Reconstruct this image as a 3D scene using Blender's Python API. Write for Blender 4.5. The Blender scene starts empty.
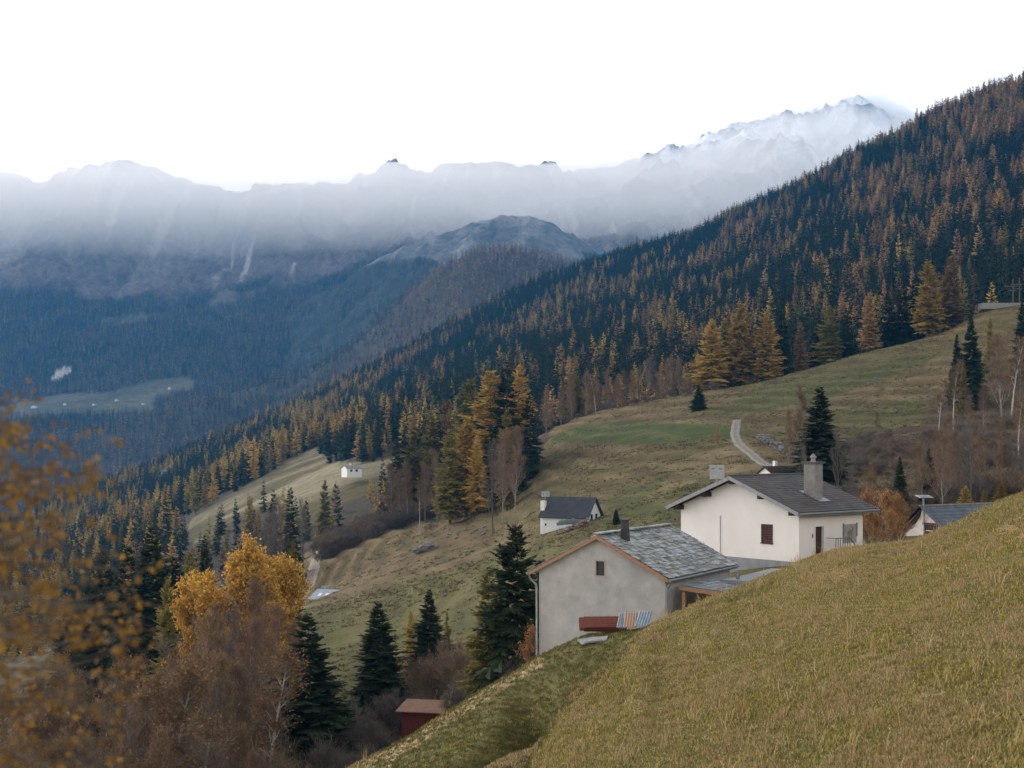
import bpy, math, random
import numpy as np
from mathutils import Vector, Matrix

random.seed(7)
RNG = np.random.default_rng(11)
scn = bpy.context.scene
COL = bpy.data.collections.new("valley")
scn.collection.children.link(COL)

# ------------------------------------------------------------------ camera, sky, sun
F = 1422.0          # focal length in pixels of a 1024 px wide frame
HZ = 436.0          # image row of the horizon
cam_d = bpy.data.cameras.new("camera")
cam = bpy.data.objects.new("camera", cam_d)
COL.objects.link(cam)
cam_d.sensor_width = 36.0
cam_d.lens = 36.0 * F / 1024.0
cam_d.shift_y = (HZ - 384.0) / 1024.0
cam_d.clip_start = 0.2
cam_d.clip_end = 40000
cam.location = (0, 0, 0)
cam.rotation_euler = (math.radians(90), 0, 0)
cam_d.dof.use_dof = True
cam_d.dof.focus_distance = 85.0
cam_d.dof.aperture_fstop = 1.8
scn.camera = cam

SUN_EL, SUN_AZ = 19.0, -42.0      # azimuth in degrees clockwise from +Y (ahead)
wd = bpy.data.worlds.new("World")
scn.world = wd
wd.use_nodes = True
nt = wd.node_tree
bg = nt.nodes["Background"]
sky = nt.nodes.new("ShaderNodeTexSky")
sky.sky_type = 'NISHITA'
sky.sun_disc = False
sky.sun_elevation = math.radians(SUN_EL)
sky.sun_rotation = math.radians(SUN_AZ)
sky.altitude = 1500
sky.air_density = 1.0
sky.dust_density = 4.0
sky.ozone_density = 1.0
hs = nt.nodes.new("ShaderNodeHueSaturation")      # thin high cloud: paler than a clear sky
hs.inputs["Saturation"].default_value = 0.12
nt.links.new(sky.outputs[0], hs.inputs["Color"])
wt = nt.nodes.new("ShaderNodeMix"); wt.data_type = 'RGBA'; wt.blend_type = 'MULTIPLY'   # slightly warm, dusty cloud
wt.inputs[0].default_value = 1.0; wt.inputs[7].default_value = (1.0, .93, .86, 1)
nt.links.new(hs.outputs[0], wt.inputs[6])
nt.links.new(wt.outputs[2], bg.inputs[0])
bg.inputs[1].default_value = 0.15

sun_d = bpy.data.lights.new("sun", 'SUN')
sun_d.energy = 0.9
sun_d.angle = math.radians(25)
sun_d.color = (1.0, 0.86, 0.74)
sun = bpy.data.objects.new("sun", sun_d)
COL.objects.link(sun)
_a, _e = math.radians(SUN_AZ), math.radians(SUN_EL)
sdir = Vector((math.sin(_a) * math.cos(_e), math.cos(_a) * math.cos(_e), math.sin(_e)))
sun.rotation_euler = sdir.to_track_quat('Z', 'Y').to_euler()

scn.view_settings.view_transform = 'Standard'
scn.view_settings.look = 'None'
scn.view_settings.exposure = 1.52
scn.view_settings.gamma = 1.0
scn.view_settings.use_curve_mapping = False
scn.cycles.max_bounces = 8
scn.cycles.diffuse_bounces = 2
scn.cycles.glossy_bounces = 2
scn.cycles.transmission_bounces = 2
scn.cycles.volume_bounces = 5
scn.cycles.transparent_max_bounces = 4
scn.cycles.use_adaptive_sampling = True
scn.cycles.use_denoising = True

# ------------------------------------------------------------------ noise and geometry helpers
def _h(ix, iy, seed):
    n = (ix.astype(np.int64) * 374761393 + iy.astype(np.int64) * 668265263 + seed * 1442695041) & 0xFFFFFFFF
    n = ((n ^ (n >> 13)) * 1274126177) & 0xFFFFFFFF
    n = n ^ (n >> 16)
    return (n & 0xFFFFFF) / float(0xFFFFFF)

def vnoise(x, y, seed=0):
    x = np.asarray(x, float); y = np.asarray(y, float)
    ix, iy = np.floor(x), np.floor(y)
    fx, fy = x - ix, y - iy
    fx = fx * fx * (3 - 2 * fx); fy = fy * fy * (3 - 2 * fy)
    a = _h(ix, iy, seed); b = _h(ix + 1, iy, seed); c = _h(ix, iy + 1, seed); d = _h(ix + 1, iy + 1, seed)
    return (a + (b - a) * fx) * (1 - fy) + (c + (d - c) * fx) * fy

def fbm(x, y, octv=4, seed=0):
    s = 0; a = 0.5; t = 0
    for k in range(octv):
        s = s + a * (vnoise(x * 2 ** k, y * 2 ** k, seed + 17 * k) - 0.5) * 2
        t += a; a *= 0.5
    return s / t

def ridged(x, y, octv=4, seed=0):
    s = 0; a = 0.5; t = 0
    for k in range(octv):
        s = s + a * (1 - np.abs(2 * vnoise(x * 2 ** k, y * 2 ** k, seed + 31 * k) - 1))
        t += a; a *= 0.5
    return s / t

def pchip(x, y, xq):
    """monotone cubic interpolation with linear ends"""
    x = np.asarray(x, float); y = np.asarray(y, float); xq = np.asarray(xq, float)
    h = np.diff(x); d = np.diff(y) / h
    m = np.zeros(len(x))
    m[0], m[-1] = d[0], d[-1]
    for i in range(1, len(x) - 1):
        if d[i - 1] * d[i] > 0:
            w1, w2 = 2 * h[i] + h[i - 1], h[i] + 2 * h[i - 1]
            m[i] = (w1 + w2) / (w1 / d[i - 1] + w2 / d[i])
    i = np.clip(np.searchsorted(x, xq) - 1, 0, len(x) - 2)
    t = (xq - x[i]) / h[i]
    tc = np.clip(t, 0, 1)
    r = ((1 + 2 * tc) * (1 - tc) ** 2 * y[i] + tc * (1 - tc) ** 2 * h[i] * m[i]
         + tc ** 2 * (3 - 2 * tc) * y[i + 1] + tc ** 2 * (tc - 1) * h[i] * m[i + 1])
    r = r + (t - tc) * h[i] * np.where(t < 0, m[i], m[i + 1])
    return r

def inpoly(px, py, poly):
    px = np.asarray(px, float); py = np.asarray(py, float)
    r = np.zeros(np.broadcast(px, py).shape, bool)
    n = len(poly)
    for i in range(n):
        x0, y0 = poly[i]; x1, y1 = poly[(i + 1) % n]
        if y0 == y1: continue
        c = ((y0 > py) != (y1 > py)) & (px < (x1 - x0) * (py - y0) / (y1 - y0) + x0)
        r ^= c
    return r

def sstep(a, b, x):
    t = np.clip((x - a) / (b - a), 0, 1)
    return t * t * (3 - 2 * t)

def at(px, py, Y):
    return Vector(((px - 512) / F * Y, Y, (HZ - py) / F * Y))

# ------------------------------------------------------------------ tags, objects
def tag(o, label=None, cat=None, group=None, kind=None):
    if label: o["label"] = label
    if cat: o["category"] = cat
    if group: o["group"] = group
    if kind: o["kind"] = kind
    return o

def empty(name, loc, rz=0.0, sc=1.0):
    o = bpy.data.objects.new(name, None)
    o.empty_display_size = 0.3
    o.location = loc
    o.rotation_euler = (0, 0, rz)
    o.scale = (sc, sc, sc) if not hasattr(sc, "__len__") else sc
    COL.objects.link(o)
    return o

def mesh_np(name, V, faces_flat, nper, mats, midx=None, smooth=False):
    """faces_flat: int array (n, nper)"""
    me = bpy.data.meshes.new(name)
    V = np.asarray(V, np.float32); Fc = np.asarray(faces_flat, np.int32)
    me.vertices.add(len(V)); me.vertices.foreach_set("co", V.ravel())
    me.loops.add(Fc.size); me.loops.foreach_set("vertex_index", Fc.ravel())
    me.polygons.add(len(Fc))
    me.polygons.foreach_set("loop_start", np.arange(0, Fc.size, nper, dtype=np.int32))
    if midx is not None: me.polygons.foreach_set("material_index", np.asarray(midx, np.int32))
    me.polygons.foreach_set("use_smooth", np.full(len(Fc), smooth, dtype=bool))
    for m in mats: me.materials.append(m)
    me.update(calc_edges=True)
    me.validate()
    return me

def link(name, me, parent=None):
    o = bpy.data.objects.new(name, me)
    COL.objects.link(o)
    if parent: o.parent = parent
    return o

class MB:
    """collects faces; build() links them as one mesh object"""
    def __init__(s): s.v = []; s.f = []; s.m = []
    def add(s, vs, fs, m=0):
        b = len(s.v)
        s.v += [tuple(x) for x in vs]
        for f in fs: s.f.append(tuple(b + i for i in f)); s.m.append(m)
        return s
    def box(s, x0, x1, y0, y1, z0, z1, m=0, M=None):
        vs = [Vector(p) for p in ((x0,y0,z0),(x1,y0,z0),(x1,y1,z0),(x0,y1,z0),(x0,y0,z1),(x1,y0,z1),(x1,y1,z1),(x0,y1,z1))]
        if M is not None: vs = [M @ p for p in vs]
        return s.add(vs, ((3,2,1,0),(4,5,6,7),(0,1,5,4),(1,2,6,5),(2,3,7,6),(3,0,4,7)), m)
    def prism(s, poly, y0, y1, m=0):
        """poly: (x, z) points, counter-clockwise seen from -y; extruded along y"""
        n = len(poly)
        vs = [(x, y0, z) for x, z in poly] + [(x, y1, z) for x, z in poly]
        fs = [tuple(range(n)), tuple(range(2 * n - 1, n - 1, -1))]
        fs += [(j, i, i + n, j + n) for i, j in ((k, (k + 1) % n) for k in range(n))]
        return s.add(vs, fs, m)
    def tube(s, pts, rad, n=8, m=0, cap=True):
        pts = [Vector(p) for p in pts]
        if not hasattr(rad, "__len__"): rad = [rad] * len(pts)
        rings = []
        for i, p in enumerate(pts):
            d = (pts[min(i + 1, len(pts) - 1)] - pts[max(i - 1, 0)]).normalized()
            a = d.cross(Vector((0, 0, 1)))
            if a.length < 1e-3: a = Vector((1, 0, 0))
            a.normalize(); b = d.cross(a)
            rings.append([p + (a * math.cos(2 * math.pi * k / n) + b * math.sin(2 * math.pi * k / n)) * rad[i] for k in range(n)])
        vs = [v for r in rings for v in r]
        fs = []
        for i in range(len(pts) - 1):
            for k in range(n):
                k2 = (k + 1) % n
                fs.append((i * n + k, i * n + k2, (i + 1) * n + k2, (i + 1) * n + k))
        if cap:
            fs.append(tuple(range(n - 1, -1, -1)))
            fs.append(tuple((len(pts) - 1) * n + k for k in range(n)))
        return s.add(vs, fs, m)
    def mesh(s, name, mats, smooth=False):
        me = bpy.data.meshes.new(name)
        me.from_pydata(s.v, [], s.f)
        me.polygons.foreach_set("material_index", s.m)
        if smooth: me.polygons.foreach_set("use_smooth", [True] * len(s.f))
        for m in (mats if isinstance(mats, (list, tuple)) else [mats]): me.materials.append(m)
        me.update()
        return me
    def build(s, name, mats, parent=None, smooth=False, bevel=0):
        o = link(name, s.mesh(name, mats, smooth), parent)
        if bevel:
            b = o.modifiers.new("edge", 'BEVEL'); b.width = bevel; b.segments = 2; b.limit_method = 'ANGLE'
        return o

def cut(o, boxes):
    """cut rectangular openings (x0,x1,y0,y1,z0,z1) out of a closed mesh"""
    mb = MB()
    for b in boxes: mb.box(*b)
    me = mb.mesh("cutter", [])
    c = bpy.data.objects.new("cutter", me); COL.objects.link(c)
    c.parent = o.parent
    md = o.modifiers.new("b", 'BOOLEAN'); md.operation = 'DIFFERENCE'; md.solver = 'EXACT'; md.object = c
    bpy.context.view_layer.update()
    dg = bpy.context.evaluated_depsgraph_get()
    new = bpy.data.meshes.new_from_object(o.evaluated_get(dg))
    o.modifiers.clear(); o.data = new
    bpy.data.objects.remove(c); 
    return o

# ------------------------------------------------------------------ materials
def mat(name, c1, c2=None, scale=3.0, rough=0.85, bump=0.0, bscale=None, detail=6, coord='Object', spec=0.3, metal=0.0,
        stretch=None, island=0.0, objrand=0.0, c3=None, scale3=0.6, transl=0.0, lo=0.35, hi=0.65):
    m = bpy.data.materials.new(name); m.use_nodes = True
    nt = m.node_tree; N = nt.nodes; L = nt.links
    p = N["Principled BSDF"]
    p.inputs["Roughness"].default_value = rough
    p.inputs["Specular IOR Level"].default_value = spec
    p.inputs["Metallic"].default_value = metal
    tc = N.new("ShaderNodeTexCoord"); vec = tc.outputs[coord]
    if stretch:
        mp = N.new("ShaderNodeMapping"); mp.inputs["Scale"].default_value = stretch
        L.new(vec, mp.inputs[0]); vec = mp.outputs[0]
    def noise(sc, det=detail):
        n = N.new("ShaderNodeTexNoise"); n.inputs["Scale"].default_value = sc; n.inputs["Detail"].default_value = det
        n.inputs["Roughness"].default_value = 0.6
        L.new(vec, n.inputs["Vector"]); return n
    def ramp(src, a, b, l, h):
        r = N.new("ShaderNodeMapRange"); r.inputs[1].default_value = l; r.inputs[2].default_value = h
        L.new(src, r.inputs[0])
        x = N.new("ShaderNodeMix"); x.data_type = 'RGBA'
        L.new(r.outputs[0], x.inputs[0])
        for i, c in ((6, a), (7, b)):
            if isinstance(c, tuple): x.inputs[i].default_value = (*c, 1)
            else: L.new(c, x.inputs[i])
        return x.outputs[2]
    col = None
    if c2 is not None:
        col = ramp(noise(scale).outputs[0], c1, c2, lo, hi)
        if c3 is not None: col = ramp(noise(scale3, 3).outputs[0], col, c3, 0.5, 0.72)
    if island or objrand:
        if col is None:
            rgb = N.new("ShaderNodeRGB"); rgb.outputs[0].default_value = (*c1, 1); col = rgb.outputs[0]
        if island:
            g = N.new("ShaderNodeNewGeometry")
            r = N.new("ShaderNodeMapRange"); r.inputs[3].default_value = 1 - island; r.inputs[4].default_value = 1 + island
            L.new(g.outputs["Random Per Island"], r.inputs[0])
            vm = N.new("ShaderNodeVectorMath"); vm.operation = 'SCALE'
            L.new(col, vm.inputs[0]); L.new(r.outputs[0], vm.inputs["Scale"]); col = vm.outputs[0]
        if objrand:
            oi = N.new("ShaderNodeObjectInfo")
            hsv = N.new("ShaderNodeHueSaturation")
            r1 = N.new("ShaderNodeMapRange"); r1.inputs[3].default_value = 0.5 - 0.010 * objrand; r1.inputs[4].default_value = 0.5 + 0.022 * objrand
            L.new(oi.outputs["Random"], r1.inputs[0]); L.new(r1.outputs[0], hsv.inputs["Hue"])
            mu = N.new("ShaderNodeMath"); mu.operation = 'MULTIPLY'; mu.inputs[1].default_value = 7.31
            fr = N.new("ShaderNodeMath"); fr.operation = 'FRACT'
            L.new(oi.outputs["Random"], mu.inputs[0]); L.new(mu.outputs[0], fr.inputs[0])
            r2 = N.new("ShaderNodeMapRange"); r2.inputs[3].default_value = 1 - 0.45 * objrand; r2.inputs[4].default_value = 1 + 0.45 * objrand
            L.new(fr.outputs[0], r2.inputs[0]); L.new(r2.outputs[0], hsv.inputs["Value"])
            L.new(col, hsv.inputs["Color"]); col = hsv.outputs[0]
    if col is None: p.inputs["Base Color"].default_value = (*c1, 1)
    else: L.new(col, p.inputs["Base Color"])
    if bump:
        b = N.new("ShaderNodeBump"); b.inputs["Strength"].default_value = bump; b.inputs["Distance"].default_value = 0.03
        L.new(noise(bscale or scale * 3).outputs[0], b.inputs["Height"]); L.new(b.outputs[0], p.inputs["Normal"])
    if transl:
        t = N.new("ShaderNodeBsdfTranslucent")
        if col is None: t.inputs[0].default_value = (*c1, 1)
        else: L.new(col, t.inputs[0])
        mx = N.new("ShaderNodeMixShader"); mx.inputs[0].default_value = transl
        L.new(p.outputs[0], mx.inputs[1]); L.new(t.outputs[0], mx.inputs[2])
        L.new(mx.outputs[0], N["Material Output"].inputs[0])
    return m
# ------------------------------------------------------------------ the land
def terrain_mat(name, scales, bump=0.4, dist=0.3, amt=0.35, strata=0.0):
    """albedo from the land-cover attribute, broken up by noise at several sizes (world metres)"""
    m = bpy.data.materials.new(name); m.use_nodes = True
    nt = m.node_tree; N = nt.nodes; L = nt.links
    p = N["Principled BSDF"]; p.inputs["Roughness"].default_value = 0.95; p.inputs["Specular IOR Level"].default_value = 0.1
    at_ = N.new("ShaderNodeAttribute"); at_.attribute_name = "cover"
    tc = N.new("ShaderNodeTexCoord")
    col = at_.outputs["Color"]; h = None
    for i, s in enumerate(scales):
        n = N.new("ShaderNodeTexNoise"); n.inputs["Scale"].default_value = 1.0 / s; n.inputs["Detail"].default_value = 5
        n.inputs["Roughness"].default_value = 0.65
        L.new(tc.outputs["Object"], n.inputs["Vector"])
        r = N.new("ShaderNodeMapRange"); r.inputs[1].default_value = 0.3; r.inputs[2].default_value = 0.7
        r.inputs[3].default_value = 1 - amt; r.inputs[4].default_value = 1 + amt
        L.new(n.outputs[0], r.inputs[0])
        vm = N.new("ShaderNodeVectorMath"); vm.operation = 'SCALE'
        L.new(col, vm.inputs[0]); L.new(r.outputs[0], vm.inputs["Scale"]); col = vm.outputs[0]
        h = n.outputs[0]
    L.new(col, p.inputs["Base Color"])
    b = N.new("ShaderNodeBump"); b.inputs["Strength"].default_value = bump; b.inputs["Distance"].default_value = dist
    L.new(h, b.inputs["Height"]); L.new(b.outputs[0], p.inputs["Normal"])
    return m

class Sheet:
    """height field on a fan of columns; rows: list of polylines [(px, Y, py)]"""
    def __init__(s, cols, rows, nsub, smooth=0):
        s.px = np.asarray(cols, float); M = len(s.px)
        KY = np.zeros((len(rows), M)); KP = np.zeros((len(rows), M))
        for i, r in enumerate(rows):
            r = sorted(r); a = np.array(r, float)
            KY[i] = np.exp(np.interp(s.px, a[:, 0], np.log(a[:, 1])))
            q = np.clip(s.px, a[0, 0] - 200, a[-1, 0] + 200)
            KP[i] = pchip(a[:, 0], a[:, 2], q)
        if smooth:
            k = np.exp(-.5 * (np.arange(-12, 13) / smooth) ** 2); k /= k.sum()
            for i in range(len(rows)):
                for K in (KY, KP): K[i] = np.convolve(np.pad(K[i], 12, mode='edge'), k, 'valid')
        for i in range(1, len(rows)): KY[i] = np.maximum(KY[i], KY[i - 1] * 1.005)
        ts = np.concatenate([np.linspace(i, i + 1, n, endpoint=False) for i, n in enumerate(nsub)] + [[len(rows) - 1]])
        R = len(ts); k = np.arange(len(rows), dtype=float)
        s.Y = np.zeros((R, M)); s.P = np.zeros((R, M))
        for j in range(M):
            lY = np.interp(ts, k, np.log(KY[:, j]))
            s.Y[:, j] = np.exp(lY)
            s.P[:, j] = pchip(np.log(KY[:, j]), KP[:, j], lY)
        s.t = ts
        s.U = (s.px - 512) / F
        s.X = s.U[None, :] * s.Y
        s.Z = (HZ - s.P) / F * s.Y
    def reproj(s): s.P = HZ - s.Z * F / s.Y
    def sample(s, X, Y):
        """ground height at world X, Y (arrays)"""
        X = np.atleast_1d(np.asarray(X, float)); Y = np.atleast_1d(np.asarray(Y, float))
        px = X / np.maximum(Y, .1) * F + 512
        fj = np.clip(np.interp(px, s.px, np.arange(len(s.px))), 0, len(s.px) - 1.001)
        j = fj.astype(int); w = fj - j
        out = np.zeros(len(X))
        for q in range(len(X)):
            a = np.interp(Y[q], s.Y[:, j[q]], s.Z[:, j[q]]); b = np.interp(Y[q], s.Y[:, j[q] + 1], s.Z[:, j[q] + 1])
            out[q] = a * (1 - w[q]) + b * w[q]
        return out
    def g(s, x, y): return float(s.sample([x], [y])[0])
    def obj(s, name, m, cover):
        R, M = s.Y.shape
        V = np.stack([s.X, s.Y, s.Z], -1).reshape(-1, 3)
        i, j = np.meshgrid(np.arange(R - 1), np.arange(M - 1), indexing='ij')
        a = (i * M + j).ravel()
        fc = np.stack([a, a + 1, a + M + 1, a + M], -1)
        me = mesh_np(name, V, fc, 4, [m], smooth=True)
        c = np.concatenate([cover.reshape(-1, 3), np.ones((R * M, 1))], 1).astype(np.float32)
        atr = me.color_attributes.new("cover", 'FLOAT_COLOR', 'POINT')
        atr.data.foreach_set("color", c.ravel())
        o = link(name, me)
        tag(o, kind="structure")
        return o

def mixc(a, b, w):
    w = np.clip(w, 0, 1)[..., None]
    return np.asarray(a) * (1 - w) + np.asarray(b) * w

GREEN = (.060, .072, .018); OLIVE = (.092, .078, .030); BROWN = (.118, .084, .040); TAN = (.170, .135, .068); DUFF = (.050, .036, .025)
PALE = (.21, .185, .11)

# ---- sheet 1: the slope under the camera, the gully, the house terrace and the terraced meadows
def row(Y, *pp): return [(px, Y, py) for px, py in pp]
R1 = [
 [(-900, .8, 3635), (1900, .8, 3635)],
 [(-900, 9, 1600), (0, 9, 1450), (512, 9, 1330), (1024, 9, 1180), (1900, 9, 1050)],
 [(-700, 30, 1250), (0, 40, 1050), (200, 45, 960), (300, 48, 880), (350, 50, 830), (450, 44, 800), (540, 38, 800), (640, 32, 800), (800, 27, 800), (1024, 20, 800), (1400, 16, 800), (1900, 14, 800)],
 [(-700, 48, 1100), (0, 55, 960), (200, 58, 890), (300, 60, 815), (350, 60, 785), (450, 55, 757), (500, 52, 752), (530, 50, 757), (566, 51, 709), (612, 55, 668), (648, 57, 638), (700, 50, 642), (800, 45, 627), (900, 42, 612), (1024, 40, 585), (1200, 36, 550), (1900, 30, 470)],
 [(-700, 52, 1090), (350, 62, 781), (450, 58, 742), (500, 56, 735), (530, 56, 744), (566, 57, 703), (612, 60, 664), (648, 60, 634), (700, 56, 618), (800, 56, 588), (900, 54, 572), (1024, 50, 535), (1200, 45, 480), (1900, 38, 380)],
 [(-700, 60, 1050), (0, 64, 930), (200, 65, 860), (300, 66, 798), (350, 67, 768), (401, 67, 743), (447, 68, 714), (485, 69, 691), (524, 70, 668), (540, 70, 657), (565, 70, 645), (592, 70, 634), (625, 68, 631), (640, 66, 630), (653, 64, 624), (705, 64, 599), (735, 65, 588), (776, 66, 572), (812, 67, 558), (858, 68, 547), (904, 68, 545), (927, 68, 538), (942, 67, 531), (974, 65, 517), (1005, 62, 501), (1024, 60, 494), (1200, 55, 430), (1900, 48, 300)],
 row(76, (-700, 1050), (0, 960), (200, 920), (350, 850), (447, 770), (500, 720), (524, 690), (540, 668), (592, 655), (653, 640), (705, 625), (776, 600), (858, 580), (904, 570), (1024, 530), (1200, 470), (1900, 350)),
 row(90, (-700, 1000), (0, 960), (100, 940), (300, 860), (400, 790), (450, 755), (500, 715), (540, 690), (600, 650), (650, 625), (700, 585), (750, 569), (800, 562), (860, 556), (900, 556), (1024, 530), (1200, 470), (1900, 350)),
 row(115, (-700, 980), (0, 880), (200, 820), (300, 790), (400, 742), (450, 715), (500, 685), (540, 660), (600, 620), (650, 598), (700, 575), (750, 562), (800, 556), (850, 550), (900, 546), (950, 540), (1024, 520), (1200, 465), (1900, 350)),
 row(150, (-700, 900), (0, 800), (200, 740), (300, 710), (400, 682), (450, 664), (500, 642), (540, 618), (600, 590), (650, 570), (700, 556), (750, 548), (800, 540), (850, 530), (900, 524), (1024, 500), (1200, 450), (1900, 350)),
 row(200, (-700, 850), (0, 740), (200, 680), (300, 652), (350, 641), (400, 625), (450, 605), (500, 580), (540, 553), (600, 535), (650, 525), (700, 512), (750, 505), (800, 497), (850, 496), (900, 490), (950, 485), (1024, 470), (1200, 430), (1900, 340)),
 row(260, (-700, 820), (0, 720), (100, 690), (200, 645), (260, 620), (300, 607), (350, 593), (400, 578), (450, 562), (500, 547), (540, 520), (600, 500), (650, 485), (700, 475), (750, 465), (800, 463), (850, 463), (900, 460), (1024, 440), (1200, 400), (1900, 330)),
 row(320, (-700, 800), (0, 700), (100, 670), (200, 640), (260, 622), (300, 604), (350, 577), (400, 552), (450, 532), (500, 515), (540, 485), (600, 460), (650, 448), (700, 440), (750, 435), (800, 430), (850, 430), (900, 425), (1024, 405), (1200, 370), (1900, 310)),
 row(380, (-700, 780), (0, 690), (100, 655), (200, 620), (300, 572), (350, 545), (400, 527), (450, 512), (500, 490), (540, 455), (600, 430), (650, 420), (700, 408), (750, 400), (800, 392), (850, 385), (900, 376), (950, 364), (1000, 345), (1024, 340), (1200, 300), (1900, 250)),
 row(430, (-700, 770), (0, 670), (100, 640), (200, 610), (300, 560), (350, 534), (400, 520), (450, 502), (500, 473), (540, 436), (600, 412), (650, 402), (700, 393), (750, 385), (800, 372), (850, 357), (900, 345), (950, 330), (985, 311), (1000, 307), (1024, 304), (1200, 262), (1900, 200)),
 row(500, (-700, 770), (0, 660), (100, 630), (200, 590), (300, 545), (400, 520), (500, 490), (540, 470), (600, 440), (700, 415), (800, 395), (900, 368), (1000, 330), (1200, 290), (1900, 230)),
 row(640, (-700, 800), (0, 680), (200, 600), (300, 560), (500, 520), (600, 480), (700, 450), (800, 430), (900, 410), (1024, 380), (1900, 300)),
]
cols1 = np.concatenate([np.arange(-900, -60, 25), np.arange(-60, 1084, 2.5), np.arange(1084, 1900, 25)])
S1 = Sheet(cols1, R1, [6, 22, 55, 20, 35, 24, 16, 14, 16, 22, 26, 26, 26, 22, 20, 12], smooth=2.2)
_x, _y = S1.X, S1.Y
n_big = fbm(_x / 9, _y / 9, 4, 3); n_sm = fbm(_x / 1.6, _y / 1.6, 3, 5)
near = 1 - sstep(60, 100, _y)
S1.Z += near * (0.16 * n_big + 0.06 * n_sm) * sstep(8, 25, _y)
mid = sstep(90, 160, _y)
terr = fbm(_x / 60, _y / 30, 4, 9)
S1.Z += mid * (0.55 * terr * sstep(100, 220, _y) + 0.25 * fbm(_x / 8, _y / 6, 3, 12))
# little contour-following banks across the meadows
lev = S1.Z / 2.6 + 1.1 * fbm(_x / 45, _y / 45, 3, 21)
bank = np.abs((lev % 1) - 0.5) * 2
S1.Z += mid * 0.7 * (bank - 0.5) * sstep(-0.1, 0.4, fbm(_x / 70, _y / 70, 2, 44))
# level pads for the houses
def pad(cx, cy, r0, r1, z):
    d = np.hypot(_x - cx, _y - cy); w = 1 - sstep(r0, r1, d)
    S1.Z[:] = S1.Z * (1 - w) + z * w
pad(20.5, 96.0, 4.5, 8, -8.3)
# bank edge that drops to the ledge by the barn
_cl = [(490, 46, 815), (530, 50, 757), (566, 51, 709), (612, 55, 668), (648, 57, 640), (690, 57, 622)]
_c3 = np.array([((a - 512) / F * b, b) for a, b, c in _cl])
def dist_line(X, Y, L):
    best = np.full(X.shape, 1e9); side = np.zeros(X.shape)
    for (x0, y0), (x1, y1) in zip(L[:-1], L[1:]):
        dx, dy = x1 - x0, y1 - y0; t = np.clip(((X - x0) * dx + (Y - y0) * dy) / (dx * dx + dy * dy), 0, 1)
        d = np.hypot(X - x0 - t * dx, Y - y0 - t * dy); q = d < best
        best = np.where(q, d, best); side = np.where(q, np.sign(dx * (Y - y0) - dy * (X - x0)), side)
    return best, side
_d, _s = dist_line(_x, _y, _c3)
S1.Z += .30 * np.exp(-(_d / 1.4) ** 2) * (_s < 0) + (_s >= 0) * (.30 * np.exp(-(_d / .5) ** 2) - 1.45 * sstep(.1, 1.2, _d) * (1 - sstep(2.0, 5.2, _d)))
S1.reproj()

P = S1.P; PX = np.broadcast_to(S1.px[None, :], P.shape)
cov = np.zeros(P.shape + (3,)); cov[:] = OLIVE
pn = fbm(_x / 22, _y / 16, 4, 33); pn2 = fbm(_x / 70, _y / 50, 3, 35)
cov = mixc(cov, BROWN, sstep(-0.15, 0.35, pn + .5 * pn2))
cov = mixc(cov, TAN, sstep(0.25, 0.55, bank - .55 + .6 * pn) * mid * .6)
def soft(poly, w=14):
    """polygon mask with a ragged edge"""
    qx = PX + fbm(_x / 25, _y / 18, 3, 51) * w * 1.6; qy = P + fbm(_x / 25, _y / 18, 3, 52) * w * .45
    return inpoly(qx, qy, poly).astype(float)
for poly, c, w in [
    ([(548, 434), (600, 421), (680, 424), (722, 428), (722, 437), (640, 444), (552, 443)], (.050, .072, .016), 1.0),
    ([(600, 500), (680, 470), (720, 475), (740, 500), (700, 530), (600, 540)], GREEN, .75),
    ([(200, 612), (300, 612), (400, 582), (520, 548), (560, 530), (600, 540), (560, 560), (530, 660), (300, 700), (200, 700)], (.088, .092, .028), .8),
    ([(740, 395), (800, 380), (860, 365), (930, 350), (900, 372), (820, 405), (750, 415), (700, 412)], GREEN, .85),
    ([(850, 405), (930, 395), (940, 420), (870, 440), (835, 425)], GREEN, .6),
    ([(320, 590), (400, 530), (500, 515), (520, 535), (420, 570), (350, 592)], BROWN, .75),
    ([(835, 500), (850, 440), (930, 425), (960, 395), (1100, 345), (1100, 500), (880, 545)], (.070, .046, .030), .95),
    ([(580, 405), (740, 378), (740, 398), (700, 420), (600, 422)], BROWN, .6),
    ([(640, 500), (690, 455), (740, 440), (760, 470), (700, 480)], TAN, .6)]:
    cov = mixc(cov, c, soft(poly) * w * mid)
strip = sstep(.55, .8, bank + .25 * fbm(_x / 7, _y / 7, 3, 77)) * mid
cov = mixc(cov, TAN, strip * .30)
cov = mixc(cov, (.058, .050, .024), sstep(.62, .95, 1 - bank + .35 * fbm(_x / 6, _y / 5, 3, 78)) * mid * .5)  # dark brown painted below the banks, in place of shade soft light leaves out
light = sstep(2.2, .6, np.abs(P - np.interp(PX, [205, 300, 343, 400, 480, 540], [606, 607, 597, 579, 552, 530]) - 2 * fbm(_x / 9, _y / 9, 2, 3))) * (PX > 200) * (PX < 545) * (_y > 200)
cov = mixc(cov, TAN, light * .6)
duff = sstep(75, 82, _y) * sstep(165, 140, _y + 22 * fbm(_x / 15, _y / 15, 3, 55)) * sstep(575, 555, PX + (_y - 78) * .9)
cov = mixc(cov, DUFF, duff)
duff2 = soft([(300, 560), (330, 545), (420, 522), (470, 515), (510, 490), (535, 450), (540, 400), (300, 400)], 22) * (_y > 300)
cov = mixc(cov, DUFF, duff2 * .85)
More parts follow.
